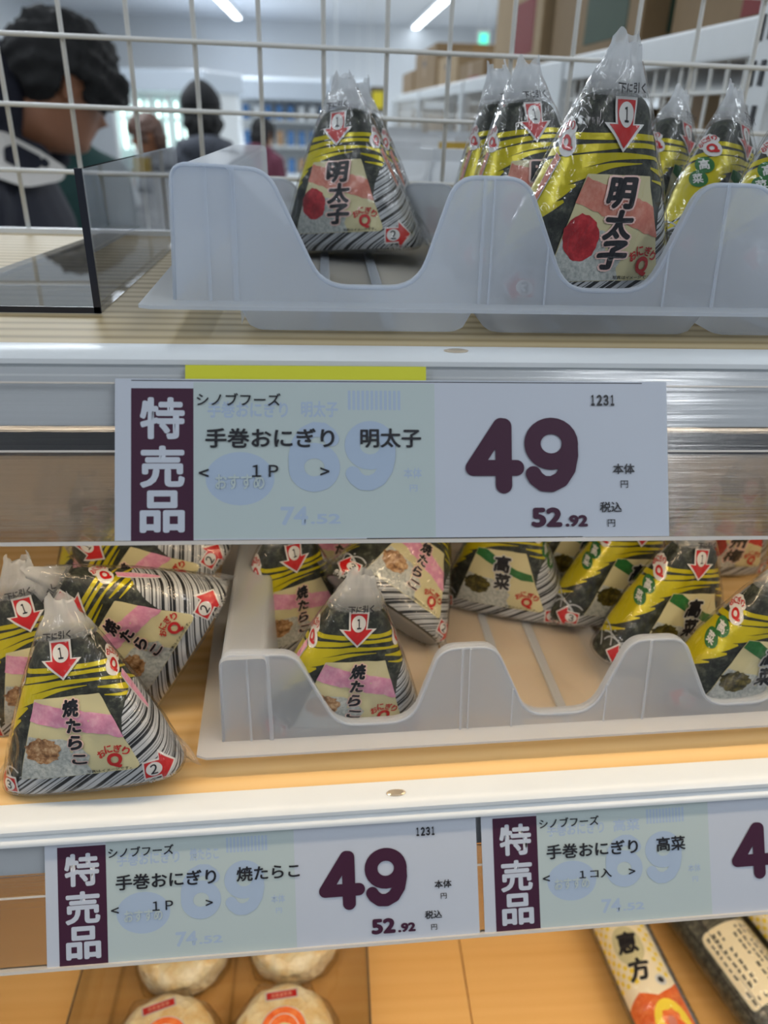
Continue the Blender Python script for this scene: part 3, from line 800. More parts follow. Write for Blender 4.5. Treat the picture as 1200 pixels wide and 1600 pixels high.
for lab, fl, loc, rot, g, tl, fn in PACKS:
    o = make_pack(lab, fl, loc, rot, g, tl, fn)
    if 'upper middle lane' in lab: o.scale = (1.0, 1.0, 1.07)      # slightly taller packs

# ------------------------------------------------------------------ price cards in the rails
CW, CH = 190.0, 54.3
def card_frame(mw, ty, tz, x0, lift, drop=0.0):
    """card coordinates (mm, x right, y down from the top edge) -> world"""
    def fn(x, y, off):
        y = np.asarray(y, float)
        t = (-y)*.001+drop; o = lift+.00004+off*.00003
        P = np.c_[x0+np.asarray(x)*.001, ty+KY*t-.873*o, tz+KZ*t+.4876*o]
        M = np.array(mw); return P @ M[:3, :3].T+M[:3, 3]
    return fn
def LX(p): return (p-180)*.2209
def LY(p): return -(p-595)*.2146
def T(body, x0, x1, yc, h=None, bold=.012, rot=0):
    return text_fit(body, LX((x0+x1)/2), LY(yc), (x1-x0)*.2209, None if h is None else h*.2146, bold, 0, rot)
def digits(which, cx, cy, k):
    """rounded price numerals, stroke by stroke, in layout units"""
    def L(pts, w): return round_stroke([(LX(cx+px*k), LY(cy+py*k)) for px, py in pts], w*k*.2209)
    if which == '4': return L([(13, -47), (13, 48)], 26)+L([(9, -48), (-35, 20), (33, 20)], 25)
    ring = [(30*math.cos(a), -19+29*math.sin(a)) for a in np.linspace(0, 2*math.pi, 25)]
    tail = [(30, -19), (30.5, 0), (26, 22), (15, 39), (0, 46.5), (-14, 45.5), (-25, 37), (-29, 30)]
    if which == '6': ring = [(-a, -b) for a, b in ring]; tail = [(-a, -b) for a, b in tail]
    return L(ring, 26)+L(tail, 25)
def price_card(label, mw, ty, tz, x0, product, unit, units_x, dx=0, full=True):
    t = thing('price_card', label, 'price card', group='white price cards in the rails')
    lift = .0004
    f = card_frame(mw, ty, tz, x0, lift)
    p = Print(.08).add(poly([(0, 0), (CW, 0), (CW, -CH), (0, -CH)]), M_CARD, 0)
    me = p.build('card_sheet', f)
    # give the card its thickness
    bm = bmesh.new(); bm.from_mesh(me); bm.faces.ensure_lookup_table(); r = bmesh.ops.extrude_face_region(bm, geom=bm.faces[:])
    bm.faces.ensure_lookup_table(); bm.faces.ensure_lookup_table(); nrm = bm.faces[0].normal.copy()
    if nrm.y > 0: nrm.negate()
    for v in [g for g in r['geom'] if isinstance(g, bmesh.types.BMVert)]: v.co -= nrm*.0003
    bmesh.ops.recalc_face_normals(bm, faces=bm.faces[:]); bm.to_mesh(me); bm.free(); shade(me, False)
    sh = link_mesh('card_sheet', me, t)
    p = Print(.08)
    p.add(poly([(LX(297), LY(600)), (LX(667), LY(600)), (LX(667), LY(846)), (LX(297), LY(846))]), M_SHOW, 1)
    g = M_GHOST
    p.add(ellipse(LX(367), LY(752), 52*.2209, 42*.2146, 40), g, 2).add(digits('6', 480, 717, .92), g, 2).add(digits('9', 566, 717, .92), g, 2)
    p.add(T('手巻おにぎり', 318, 440, 643, 26, .03), g, 2).add(T(product, 460, 517, 642, 26, .03), g, 2)
    for i in range(12): p.add(poly([(LX(532+7*i), LY(612)), (LX(536.5+7*i), LY(612)), (LX(536.5+7*i), LY(643)), (LX(532+7*i), LY(643))]), g, 2)
    p.add(T('74', 428, 470, 811, 30, .03), g, 2).add(T('.52', 474, 520, 816, 16, .03), g, 2).add(T('本体', 618, 646, 744, 17, .02), g, 2).add(T('円', 627, 639, 768, 11, .02), g, 2)
    p.add(T('おすすめ', 330, 404, 757, 24, .02), M_SHOW, 12)
    link_mesh('faint_underprint', p.build('faint_underprint', f), t)['label'] = 'pale blue old price showing through'
    p = Print(.08).add(poly([(LX(204), LY(610)), (LX(297), LY(610)), (LX(297), LY(849)), (LX(204), LY(849))]), M_MAROON, 2)
    for ch, y in zip('特売品', (657, 733, 803)): p.add(T(ch, 217, 284, y, 66, .032), M_CARD, 5)
    link_mesh('sale_band', p.build('sale_band', f), t)['label'] = 'maroon band with three white characters'
    def line(name, items):
        p = Print(.08)
        for q in items: p.add(T(*q), M_CARDINK, 14)
        return link_mesh(name, p.build(name, f), t)
    n = len(product)
    line('maker_text', [('シノブフーズ', 302, 429, 627, 20, .012)])
    line('product_text', [('手巻おにぎり', 315+dx, 511+dx, 688, 31, .022), (product, 551+dx, 551+dx+31.5*n, 688, 31 if 'こ' not in product else 30, .022)])
    line('unit_text', [('<', 305, 320, 743, 13, .012), ('>', 489, 503, 741, 13, .012), (unit, units_x[0], units_x[1], 740, 19, .014)])
    link_mesh('code_text', Print(.08).add(numerals('1231', LX(914), LX(956), LY(626), 18*.2146, .045), M_CARDINK, 14).build('code_text', f), t)
    line('net_price_text', [('本体', 950, 985, 738, 17, .016), ('円', 962, 974, 763, 12, .006)])
    line('tax_text', [('税込', 928, 963, 800, 17, .016), ('円', 940, 952, 826, 12, .006)])
    p = Print(.08).add(digits('4', 762, 716, 1.0), M_MAROON, 14).add(digits('9', 851, 716, 1.0), M_MAROON, 14)
    link_mesh('price_digits', p.build('price_digits', f), t)['label'] = 'large plum numerals 49'
    p = Print(.08).add(T('52', 818, 867, 816, 32, .05), M_MAROON, 14).add(T('.92', 872, 908, 822, 19, .05), M_MAROON, 14)
    link_mesh('tax_price', p.build('tax_price', f), t)
    p = Print(.08)
    for a, b, y in ((204, 1000, 597), (204, 295, 849.5), (560, 900, 847)): p.add(poly([(LX(a), LY(y)), (LX(b), LY(y)), (LX(b), LY(y+1.4)), (LX(a), LY(y+1.4))]), M_CARDINK, 1)
    link_mesh('perforation_line', p.build('perforation_line', f), t)
    return t
def yellow_card(label, mw, ty, tz, x0, x1):
    t = thing('yellow_card', label, 'price card', group='yellow cards slipped behind the white ones')
    f = card_frame(mw, ty, tz, 0, -.0007, -.0050)
    me = Print(.08).add(poly([(x0*1000, 0), (x1*1000, 0), (x1*1000, -50), (x0*1000, -50)]), M_CARD_Y, 0).build('card_sheet', f)
    bm = bmesh.new(); bm.from_mesh(me); bm.faces.ensure_lookup_table(); r = bmesh.ops.extrude_face_region(bm, geom=bm.faces[:]); bm.faces.ensure_lookup_table(); nrm = bm.faces[0].normal.copy()
    if nrm.y > 0: nrm.negate()
    for v in [g for g in r['geom'] if isinstance(g, bmesh.types.BMVert)]: v.co -= nrm*.0003
    bmesh.ops.recalc_face_normals(bm, faces=bm.faces[:]); bm.to_mesh(me); bm.free(); shade(me, False)
    link_mesh('card_sheet', me, t); return t
I4 = Matrix.Identity(4)
price_card('large white price card for the upper shelf, 49 yen in plum numerals', F1, -.0183, -.0065, -.0707, '明太子', '１Ｐ', (385, 425))
price_card('white price card on the middle shelf rail naming grilled cod roe', F2, -.0115, -.0085, -.1542, '焼たらこ', '１Ｐ', (385, 425))
price_card('white price card at the right of the middle shelf rail, partly out of frame', F2, -.0115, -.0085, .0382, '高菜', '１コ入', (383, 452))
yellow_card('yellow card peeping above the large white price card', F1, -.0183, -.0065, -.0478, .0342)
yellow_card('yellow card peeping above the grilled cod roe price card', F2, -.0115, -.0085, -.1132, -.0305)
yellow_card('yellow card peeping above the right-hand price card', F2, -.0115, -.0085, .0585, .1380)

# ------------------------------------------------------------------ goods on the bottom shelf
def rice_mat():
    t = NT('seasoned_rice'); v = t.coord('Object')
    vo = t.n('ShaderNodeTexVoronoi'); vo.inputs['Scale'].default_value = 190; t.l(v, vo.inputs['Vector'])
    n = t.noise(v, 45, 3, .6)
    col = t.ramp(n, [(.32, srgb(226, 186, 118)), (.5, srgb(240, 222, 178)), (.68, srgb(246, 236, 208))])
    return t.surf(t.pr(col, .4, Normal=t.bump(vo.outputs[0], .6, .002)).outputs[0])
M_RICEB = rice_mat()
M_ORANGE = mottled('orange_sticker_print', (222, 92, 36), (232, 110, 50), (240, 136, 74), 200)
M_WRAP = clear('gathered_wrap', (.97, .96, .94, 1), .10, ('n', (75, 75, 75), .7), base=.03)
def rice_disc_proto():
    t = thing('rice_patty_pack', 'round rice patty', 'rice patty', group='wrapped rice patties on the bottom shelf')
    rr = random.Random(2)
    bm = bmesh.new(); bmesh.ops.create_uvsphere(bm, u_segments=44, v_segments=26, radius=1)
    for v in bm.verts:
        x, y, z = v.co; r = math.hypot(x, y); k = .0355
        sx = math.copysign(abs(x)**.85, x) if r else 0; rad = min(1, r)**.42
        c, s = (x/r, y/r) if r > 1e-6 else (0, 0)
        j = 1+.018*math.sin(9*math.atan2(y, x)+4*z)+rr.uniform(-.014, .014)
        zz = .0155*math.copysign(abs(z)**.55, z)*(1+rr.uniform(-.05, .05))
        v.co = (c*rad*k*j, s*rad*k*j, .0165+zz)
    me = bpy.data.meshes.new('rice_patty'); bm.to_mesh(me); bm.free(); shade(me, True); link_mesh('rice_patty', me, t, M_RICEB)
    bm = bmesh.new(); bmesh.ops.create_uvsphere(bm, u_segments=60, v_segments=30, radius=1)
    for v in bm.verts:
        x, y, z = v.co; r = math.hypot(x, y); c, s = (x/r, y/r) if r > 1e-6 else (0, 0); a = math.atan2(y, x)
        rad = min(1, r)**.40*(.0385+.0022*math.sin(7*a)+.0012*math.sin(13*a+1)); zz = .0168*math.copysign(abs(z)**.6, z)
        if z < .1: rad *= 1+.10*max(0, math.sin(3*a))*(.1-z)
        v.co = (c*rad, s*rad, max(.0006, .0168+zz))
    me = bpy.data.meshes.new('clear_wrap'); bm.to_mesh(me); bm.free(); shade(me, True); link_mesh('clear_wrap', me, t, M_WRAP)
    def flat(x, y, off): return np.c_[np.asarray(x)*.001, np.asarray(y)*.001, .0340+np.asarray(off)*.0001-(np.asarray(x)**2+np.asarray(y)**2)*2.0e-6]
    p = Print(.08).add(ellipse(0, -2, 16.5, 16.5, 48), M_PWHITE, 0).add(ellipse(0, -2, 15.8, 15.8, 48), M_ORANGE, 1.2).add(ellipse(0, -2, 11.0, 11.0, 40), M_PWHITE, 2.2).add(ellipse(0, -2, 10.3, 10.3, 40), M_ORANGE, 3.2)
    p.add(blob(0, -3, 7, 5.5, .12, 22, 3), M_CREAM, 4.2).add(ellipse(2.5, -2, 2.4, 1.9), M_RED, 5.2)
    link_mesh('round_sticker', p.build('round_sticker', flat, 4), t)['label'] = 'round orange sticker'
    p = Print(.08).add(poly([(-12, 19.5), (12, 19.5), (12, 26.5), (-12, 26.5)]), M_PWHITE, 0).add(poly([(-11, 20.3), (11, 20.3), (11, 25.7), (-11, 25.7)]), M_RED, 1.2)
    for i in range(5): p.add(poly([(-7.4+3.1*i, 21.6), (-5.2+3.1*i, 21.6), (-5.2+3.1*i, 24.4), (-7.4+3.1*i, 24.4)]), M_SALMON, 2.2)
    link_mesh('date_strip', p.build('date_strip', flat, 4), t)['label'] = 'small red and white strip'
    return t
pt = rice_disc_proto()
ZT = Z3+.0016
for i, (x, y, a, lab) in enumerate(((-.0335, .3170, 6, 'round rice patty with orange sticker, front right of the four'), (-.1165, .3140, 18, 'round rice patty with orange sticker, front left of the four'),
                                    (-.1160, .3900, 10, 'round rice patty behind the front left one, under the price card'), (-.0300, .3960, 4, 'round rice patty behind the front right one, under the price card'))):
    o = pt if i == 0 else copy_tree(pt)
    o.location = (x, y, ZT); o.rotation_euler = (0, 0, R(a)); o['label'] = lab
t = thing('clear_tray', 'shallow clear plastic tray under the round rice patties', 'tray', (0, 0, Z3+.0002))
MB().box(-.187, .0285, .262, .500, 0, .0012).build('tray_floor', M_CLEAR_TRAY, t)
for x in (-.187, -.1625, -.0748, .0285):
    hgt = .030 if x in (-.187, .0285) else .012
    MB().add([(x-.0006, .262, .0012), (x+.0006, .262, .0012), (x+.0006, .500, .0012), (x-.0006, .500, .0012), (x-.0006, .275, hgt), (x+.0006, .275, hgt), (x+.0006, .490, hgt), (x-.0006, .490, hgt)],
             [(0, 4, 7, 3), (1, 2, 6, 5), (0, 1, 5, 4), (3, 7, 6, 2)]).build('tray_wall', M_CLEAR_TRAY, t)
    if hgt > .02: MB().tube([(x, .275, hgt), (x, .490, hgt)], .0006, 6).build('dark_rim', M_ACRYL_EDGE, t)

M_SEAWEED = mottled('crisp_seaweed', (52, 52, 46), (84, 82, 72), (120, 116, 100), 190)
M_PAPER = plain('cream_sticker', (240, 226, 190), .5, .01)
M_YCHK = plain('yellow_check_print', (244, 214, 70), .42, .02)
M_IVORY = plain('ivory_print', (246, 232, 200), .42, .01)
M_GREYTXT = plain('grey_print', (104, 98, 84), .45, .02)
def roll(label, x, y, ang, r, L, style):
    t = thing('seaweed_roll', label, 'sushi roll', (x, y, Z3+r*.90+.0006), (0, 0, R(ang)), 'seaweed rolls on the bottom shelf')
    def fn(s, v, off):      # s mm around from the top (right positive), v mm along the axis
        a = np.asarray(s)*.001/r; rr = r+.0004+np.asarray(off)*.00012
        return np.c_[rr*np.sin(a), np.asarray(v)*.001, rr*np.cos(a)*.90]
    n = 36; V = []; F = []; pr = [(-.5*L, .2), (-.5*L+.001, .7), (-.5*L+.006, .97), (-.2*L, 1.0), (.2*L, 1.0), (.5*L-.006, .97), (.5*L-.001, .7), (.5*L, .2)]
    for yv, k in pr:
        for i in range(n): a = 2*math.pi*i/n; j = 1+.012*math.sin(5*a+yv*60); V.append((r*k*j*math.sin(a), yv, r*k*j*math.cos(a)*.90))
    for q in range(len(pr)-1):
        for i in range(n): F.append((q*n+i, q*n+(i+1) % n, (q+1)*n+(i+1) % n, (q+1)*n+i))
    F += [tuple(range(n)), tuple(range((len(pr)-1)*n, len(pr)*n))[::-1]]
    mb = MB(); mb.add(V, F); mb.build('roll_body', M_SEAWEED, t, True)
    p = Print(.08); hl = L*500-4
    if style == 'paper':
        w = 26
        p.add(poly(fillet([(-w, -34), (w-3, -34), (w, -30), (w, 26), (-w, 26)], [4, 2, 2, 7, 7], 5)), M_PAPER, .5)
        rr = random.Random(5)
        for c in range(9):
            cx = -22+5.2*c
            if c in (3,): continue
            v = 22
            while v > -29:
                hh = rr.uniform(2, 4.5)
                if rr.random() < .8: p.add(poly([(cx, v), (cx+rr.choice([1.6, 2.4, 3.0]), v), (cx+rr.choice([1.6, 2.2]), v-hh), (cx, v-hh)]), M_GREYTXT, 1.5)
                v -= hh+rr.uniform(.8, 2.2)
        link_mesh('paper_label', p.build('paper_label', fn, 3), t)['label'] = 'cream label full of fine print'
        p = Print(.08)
        for q in (-30, -18, 22, 33): p.add(stroke([(q, hl), (q+.8, 20), (q-.6, -20), (q, -hl)], [1.2, .7, 1.2], 20), M_INK, .3)
        link_mesh('seam_line', p.build('seam_line', fn, 4), t)
    else:
        w0, w1 = (-32, 15) if style == 'orange' else (-30, 24)
        p.add(poly([(w0, -hl), (w1, -hl), (w1, hl), (w0, hl)]), M_IVORY, .5)
        k = 0; v = hl
        while v > (-6 if style == 'orange' else -hl+4):
            for c in range(12):
                x0 = w0+4*c
                if x0+3.2 < w1 and (c+k) % 2 == 0 and (style != 'orange' or x0 > 2 or x0 < -14): p.add(poly([(x0, v), (x0+3.4, v), (x0+3.4, v-3.4), (x0, v-3.4)]), M_YCHK, 1.2)
            v -= 4; k += 1
        if style == 'orange':
            p.add(poly([(w0, -hl), (w1, -hl), (w1, -12), (8, -16), (-4, -20), (-16, -14), (w0, -20)]), M_ORANGE, 1.6)
            p.add(ellipse(-2, -42, 13, 19), M_YCHK, 2.4).add(blob(-2, -42, 7, 12, .15, 20, 2), M_ORANGE, 3.2).add(ellipse(-3, -39, 3, 4), M_SALMON, 4)
            p.add(ellipse(-9, 20, 13, 17), M_IVORY, 2.2).add(ellipse(-9, 20, 11.6, 15.6), M_CREAM, 2.8)
            p.add(text_fit('恵', -9, 22, 17, 17, .05, .1, R(-8)), M_INK, 4).add(text_fit('方', -9, 1, 17, 17, .05, .1, R(-8)), M_INK, 4)
            p.add(ellipse(3, -10, 4.2, 4.2), M_PWHITE, 4).add(ellipse(3, -10, 2.3, 2.3), M_INK, 5)
        else:
            p.add(blob(-6, 16, 14, 20, .08, 26, 8), M_PWHITE, 2.4)
            p.add(stroke([(-20, 34), (-24, 26), (-25, 18)], [1, 2.2, .6], 12), M_INK, 3.4)
            p.add(text_fit('手', -6, 22, 15, 16, .05, .1, R(-6)), M_INK, 4).add(text_fit('巻', -6, 3, 15, 16, .05, .1, R(-6)), M_INK, 4)
        link_mesh('printed_wrap', p.build('printed_wrap', fn, 3), t)
        p = Print(.08)
        if style == 'orange':
            p.add(poly([(15.4, -hl), (24, -hl), (24, hl), (15.4, hl)]), M_SILVER, .4)
            rr = random.Random(3); v = hl-3
            while v > -hl+3: p.add(poly([(18, v), (21.4, v), (21, v-2.2), (18, v-2)]), M_GREYTXT, 1.2); v -= rr.uniform(3, 4.6)
            link_mesh('back_seam', p.build('back_seam', fn, 3), t)
    # clear sleeve with crimped ends
    s = MB(); n = 30; st = []
    for yv, k, fl in ((-.5*L-.016, 1.05, .10), (-.5*L-.006, 1.05, .5), (-.5*L+.004, 1.05, 1), (0, 1.045, 1), (.5*L-.004, 1.05, 1), (.5*L+.006, 1.05, .5), (.5*L+.016, 1.05, .10)):
        for i in range(n): a = 2*math.pi*i/n; s.v.append((r*k*math.sin(a), yv, r*k*math.cos(a)*.92*fl))
    for q in range(6):
        for i in range(n): s.f.append((q*n+i, q*n+(i+1) % n, (q+1)*n+(i+1) % n, (q+1)*n+i)); s.m.append(0)
    s.build('clear_sleeve', M_FILM, t, True)
    return t
roll('seaweed roll in a yellow checked and orange printed wrapper', .2420, .3420, 6, .0225, .175, 'orange')
roll('seaweed roll carrying a large cream label of fine print', .3200, .3460, 15, .0260, .165, 'paper')
roll('seaweed roll with yellow checks and black brush lettering at the right edge', .3660, .4020, 14, .0230, .165, 'yellow')

# ------------------------------------------------------------------ people
def remeshed(name, parts, voxel, smooth=4):
    """fuse closed pieces [(verts, faces)] into one continuous surface"""
    mb = MB()
    for v, f in parts: mb.add(v, f)
    me = bpy.data.meshes.new(name); me.from_pydata(mb.v, [], mb.f)
    o = bpy.data.objects.new(name, me); COL.objects.link(o)
    m = o.modifiers.new('fuse', 'REMESH'); m.mode = 'VOXEL'; m.voxel_size = voxel
    if smooth: k = o.modifiers.new('soft', 'SMOOTH'); k.iterations = smooth; k.factor = .5
    dg = bpy.context.evaluated_depsgraph_get()
    out = bpy.data.meshes.new_from_object(o.evaluated_get(dg)); out.name = name
    bpy.data.objects.remove(o); bpy.data.meshes.remove(me); shade(out, True); return out
def limb(pts, rs, n=14, flat=1.0):
    mb = MB(); P = [Vector(p) for p in pts]
    ext0 = P[0]-(P[1]-P[0]).normalized()*rs[0]*.7; ext1 = P[-1]+(P[-1]-P[-2]).normalized()*rs[-1]*.7
    mb.tube([ext0]+P+[ext1], [rs[0]*.55]+list(rs)+[rs[-1]*.55], n)
    return mb.v, mb.f
def ball(c, r, n=20):
    bm = bmesh.new(); bmesh.ops.create_uvsphere(bm, u_segments=n, v_segments=n//2+2, radius=1)
    r = r if isinstance(r, tuple) else (r, r, r)
    v = [(c[0]+w.co.x*r[0], c[1]+w.co.y*r[1], c[2]+w.co.z*r[2]) for w in bm.verts]; bm.verts.index_update()
    f = [[w.index for w in q.verts] for q in bm.faces]; bm.free(); return v, f
def head_piece(M):
    """head looking along +x, origin between the ears"""
    zk = [-.118, -.105, -.09, -.075, -.06, -.047, -.034, -.02, 0, .02, .04, .065, .09, .11, .122]
    fr = [.030, .062, .082, .086, .084, .087, .086, .088, .089, .088, .093, .090, .074, .046, .012]
    bk = [.045, .050, .052, .055, .060, .066, .074, .082, .090, .095, .097, .093, .078, .050, .012]
    wd = [.030, .044, .052, .057, .061, .064, .067, .070, .073, .075, .076, .074, .063, .042, .010]
    zs = np.linspace(-.118, .122, 40); n = 48; V = []; F = []
    for i, z in enumerate(zs):
        f_, b_, w_ = np.interp(z, zk, fr), np.interp(z, zk, bk), np.interp(z, zk, wd)
        for k in range(n):
            a = 2*math.pi*k/n; c, s = math.cos(a), math.sin(a); y = w_*s; x = (f_ if c > 0 else b_)*math.copysign(abs(c)**.9, c)
            if c > 0:
                g = lambda yc, wy, zc, wz: math.exp(-((y-yc)/wy)**2-((z-zc)/wz)**2)
                x += .030*g(0, .012, -.022, .014)+.012*g(0, .010, .002, .020)+.006*g(.011, .009, -.026, .008)+.006*g(-.011, .009, -.026, .008)
                x += .009*g(0, .022, -.050, .006)+.008*g(0, .020, -.060, .006)-.004*g(0, .026, -.0555, .0028)+.008*g(0, .02, -.09, .014)
                x += -.012*g(.032, .016, .012, .012)-.012*g(-.032, .016, .012, .012)+.006*g(.032, .011, .009, .008)+.006*g(-.032, .011, .009, .008)+.004*g(0, .05, .034, .010)
            V.append(M @ Vector((x, y, z)))
        if i: F += [((i-1)*n+k, (i-1)*n+(k+1) % n, i*n+(k+1) % n, i*n+k) for k in range(n)]
    F += [tuple(range(n))[::-1], tuple(range((len(zs)-1)*n, len(zs)*n))]
    out = [(V, F)]
    for sgn in (1, -1):       # ears: a curled rim, a lobe and the shell behind
        mb = MB(); rim = [(-.004+.016*math.cos(a), sgn*(.074+.012*max(0, -math.cos(a))+.006), .004+.029*math.sin(a)) for a in np.linspace(R(-70), R(250), 14)]
        mb.tube(rim, .0046, 8); out.append(([M @ Vector(v) for v in mb.v], mb.f))
        v, f = ball((-.006, sgn*.075, .002), (.014, .006, .025), 14); out.append(([M @ Vector(q) for q in v], f))
    return out
def hair_mesh(name, M, style, seed):
    bm = bmesh.new(); bmesh.ops.create_icosphere(bm, subdivisions=5, radius=1); rr = random.Random(seed)
    ph = [rr.uniform(0, 6) for _ in range(9)]
    for v in bm.verts:
        d = v.co.normalized()
        x, y, z = d.x*.118, d.y*.098, .032+d.z*.108
        w = .006*math.sin(9*d.x+ph[0])*math.sin(8*d.y+ph[1])+.004*math.sin(17*d.z+11*d.y+ph[2])+.003*math.sin(31*d.x+23*d.y+ph[3])+rr.uniform(-.003, .003)
        k = 1+w*8
        if style == 'tousled':
            if x > .0 and .015 < z < .075: k *= 1.13*(1 if abs(y) < .07 else .95)
            if z > .10: k *= 1.03+.05*abs(math.sin(14*d.x+9*d.y))
        x, y, z = x*k, y*k, .032+(z-.032)*k
        face = x > .042 and z < .012+.010*math.sin(40*y)+(.018 if abs(y) < .055 else -.03) or (x > .018 and z < -.014)
        ear = abs(y) > .050 and z < .024 and -.026 < x < .022
        low = z < (-.070 if style != 'long' else -.30)
        if face or ear or low: x, y, z = x*.62, y*.62, .032+(z-.032)*.62
        elif style == 'long' and z < .0: x, y, z = x*1.05-.012, y*1.12, z*2.0-.01
        v.co = M @ Vector((x, y, z))
    me = bpy.data.meshes.new(name); bm.to_mesh(me); bm.free(); shade(me, True); return me
def person(label, loc, face_deg, H, skin, coat, trousers, hair, style='tousled', pitch=0, yaw=0, bend=0.0, hat=None, voxel=.009, hood=True, hs=.93):
    s = H/1.65; Z = lambda *p: Vector(p)*s
    headM = Matrix.Translation(Vector((.035+bend*.10, 0, 1.495-bend*.05))*s) @ Matrix.Rotation(R(yaw), 4, 'Z') @ Matrix.Rotation(R(pitch), 4, 'Y') @ Matrix.Scale(s**.4*hs, 4)
    nb = Z(-.02, 0, 1.35)
    parts = head_piece(headM)
    parts.append(limb([Z(-.025, 0, 1.28), nb, headM @ Vector((-.018, 0, -.06)), headM @ Vector((-.012, 0, -.02))], [.075*s, .058*s, .054*s, .05*s]))
    tors = [(Z(0, 0, .88), .13), (Z(.005, 0, 1.0), .125), (Z(.0, 0, 1.12), .135), (Z(-.01, 0, 1.22), .135), (Z(-.02, 0, 1.30), .09)]
    def torso(k, wide):
        V = []; F = []; n = 24
        prof = [(.80, .10, .15), (.86, .125, .175), (.95, .118, .165), (1.05, .112, .155), (1.15, .118, .170), (1.23, .112, .182), (1.29, .092, .160), (1.335, .070, .095), (1.36, .055, .060)]
        for i, (z, a, b) in enumerate(prof):
            for q in range(n):
                t = 2*math.pi*q/n; V.append(Vector(((a+k)*math.cos(t)-.012*i/8, (b*wide+k)*math.sin(t), z))*s)
            if i: F += [((i-1)*n+q, (i-1)*n+(q+1) % n, i*n+(q+1) % n, i*n+q) for q in range(n)]
        F += [tuple(range(n))[::-1], tuple(range((len(prof)-1)*n, len(prof)*n))]; return V, F
    parts.append(torso(-.012, .95))
    arms = []; legs = []; hands = []
    for sg in (1, -1):
        sh, el, wr = Z(-.01, sg*.175, 1.275), Z(.01, sg*.225, 1.02), Z(.20, sg*.17, .93)
        arms.append((sh, el, wr)); parts.append(limb([Z(-.01, sg*.10, 1.27), sh, el, wr], [.06*s, .052*s, .042*s, .030*s]))
        fw = (wr-el).normalized()
        palm = wr+fw*.075*s; parts.append(limb([wr, wr+fw*.04*s, palm], [.024*s, .030*s, .026*s]))
        side = Vector((0, 0, 1)).cross(fw).normalized()
        for q, L in enumerate((.066, .074, .070, .054)):
            b = palm+side*(q-1.5)*.0195*s; parts.append(limb([b-fw*.01*s, b+fw*L*.5*s+Vector((0, 0, -.008*s)), b+fw*L*.85*s+Vector((0, 0, -.028*s))], [.0088*s, .0082*s, .0072*s], 8))
        tb = wr+fw*.03*s-side*sg*-.026*s; parts.append(limb([tb, tb+side*sg*.022*s+fw*.03*s, tb+side*sg*.024*s+fw*.058*s], [.011*s, .0098*s, .0085*s], 8))
        hp, kn, an = Z(0, sg*.09, .86), Z(.02, sg*.10, .47), Z(-.01, sg*.10, .08)
        legs.append((hp, kn, an)); parts.append(limb([hp, kn, an], [.080*s, .056*s, .042*s])); parts.append(limb([an, Z(.05, sg*.105, .04), Z(.14, sg*.11, .028)], [.042*s, .038*s, .028*s]))
    root = link_mesh('person', remeshed('person', parts, voxel), None, skin)
    root.location = loc; root.rotation_euler = (0, 0, R(face_deg)); props(root, label, 'person')
    jk = [torso(.022, 1.06)]
    for sg, (sh, el, wr) in zip((1, -1), arms): jk.append(limb([Z(-.015, sg*.09, 1.30), sh, el, el+(wr-el)*.92], [.074*s, .078*s, .066*s, .050*s]))
    if hood:
        jk.append(ball(Z(-.075+bend*.09, 0, 1.350+bend*.075), (.085*s, .135*s, (.060+bend*.045)*s))); jk.append(limb([Z(.05+bend*.05, .075, 1.335), Z(-.02+bend*.04, .120, 1.37), Z(-.10, .06, 1.38), Z(-.10, -.06, 1.38), Z(-.02+bend*.04, -.120, 1.37), Z(.05+bend*.05, -.075, 1.335)], [.03*s]*6))
    jo = link_mesh('jacket', remeshed('jacket', jk, voxel), root, coat)
    tp = []
    for hp, kn, an in legs: tp.append(limb([hp+Vector((0, 0, .02)), kn, an+Vector((0, 0, .03))], [.100*s, .078*s, .070*s]))
    tp.append(ball(Z(0, 0, .88), (.135*s, .175*s, .10*s)))
    link_mesh('trousers', remeshed('trousers', tp, voxel), root, trousers)
    for sg in (1, -1):
        v, f = limb([Z(-.05, sg*.105, .045), Z(.04, sg*.108, .050), Z(.15, sg*.112, .036)], [.048*s, .050*s, .038*s])
        me = bpy.data.meshes.new('shoe'); me.from_pydata([(q[0], q[1], max(.002, q[2])) for q in v], [], f); shade(me, True); link_mesh('shoe', me, root, M_INK)
    ho = link_mesh('hair', hair_mesh('hair', headM, style, len(label)), root, hair)
    if hat is not None:
        bm = bmesh.new(); bmesh.ops.create_icosphere(bm, subdivisions=4, radius=1)
        for v in bm.verts:
            d = v.co.normalized(); z = .060+d.z*(.120 if d.z > 0 else .045)
            k = 1.0 if d.z < .3 else 1-.25*(d.z-.3); rb = 1+.012*math.sin(26*math.atan2(d.y, d.x))
            v.co = headM @ Vector((d.x*.125*k*rb-.004, d.y*.104*k*rb, z))
        me = bpy.data.meshes.new('knit_cap'); bm.to_mesh(me); bm.free(); shade(me, True); link_mesh('knit_cap', me, root, hat)
    for sg in (1, -1):
        v, f = ball((.0795, sg*.032, .010), .0115, 12); me = bpy.data.meshes.new('eye'); me.from_pydata([headM @ Vector(q) for q in v], [], f); shade(me, True); link_mesh('eye', me, root, M_INK)
    return root, jo, headM, s
def fabric(name, rgb, grain=.12, scale=500, rough=.85):
    t = NT(name); n = t.noise(t.coord('Object'), scale, 3, .6); c = srgb(*rgb); d = lambda k: tuple(min(1, x*k) for x in c[:3])+(1,)
    return t.surf(t.pr(t.ramp(n, [(.3, d(1-grain*2)), (.7, d(1+grain*2))]), rough, Normal=t.bump(n, .3, .002)).outputs[0])
M_SKIN = plain('skin', (138, 92, 66), .5, .06)
M_HAIRK = fabric('black_hair', (8, 8, 11), .2, 300, .75)
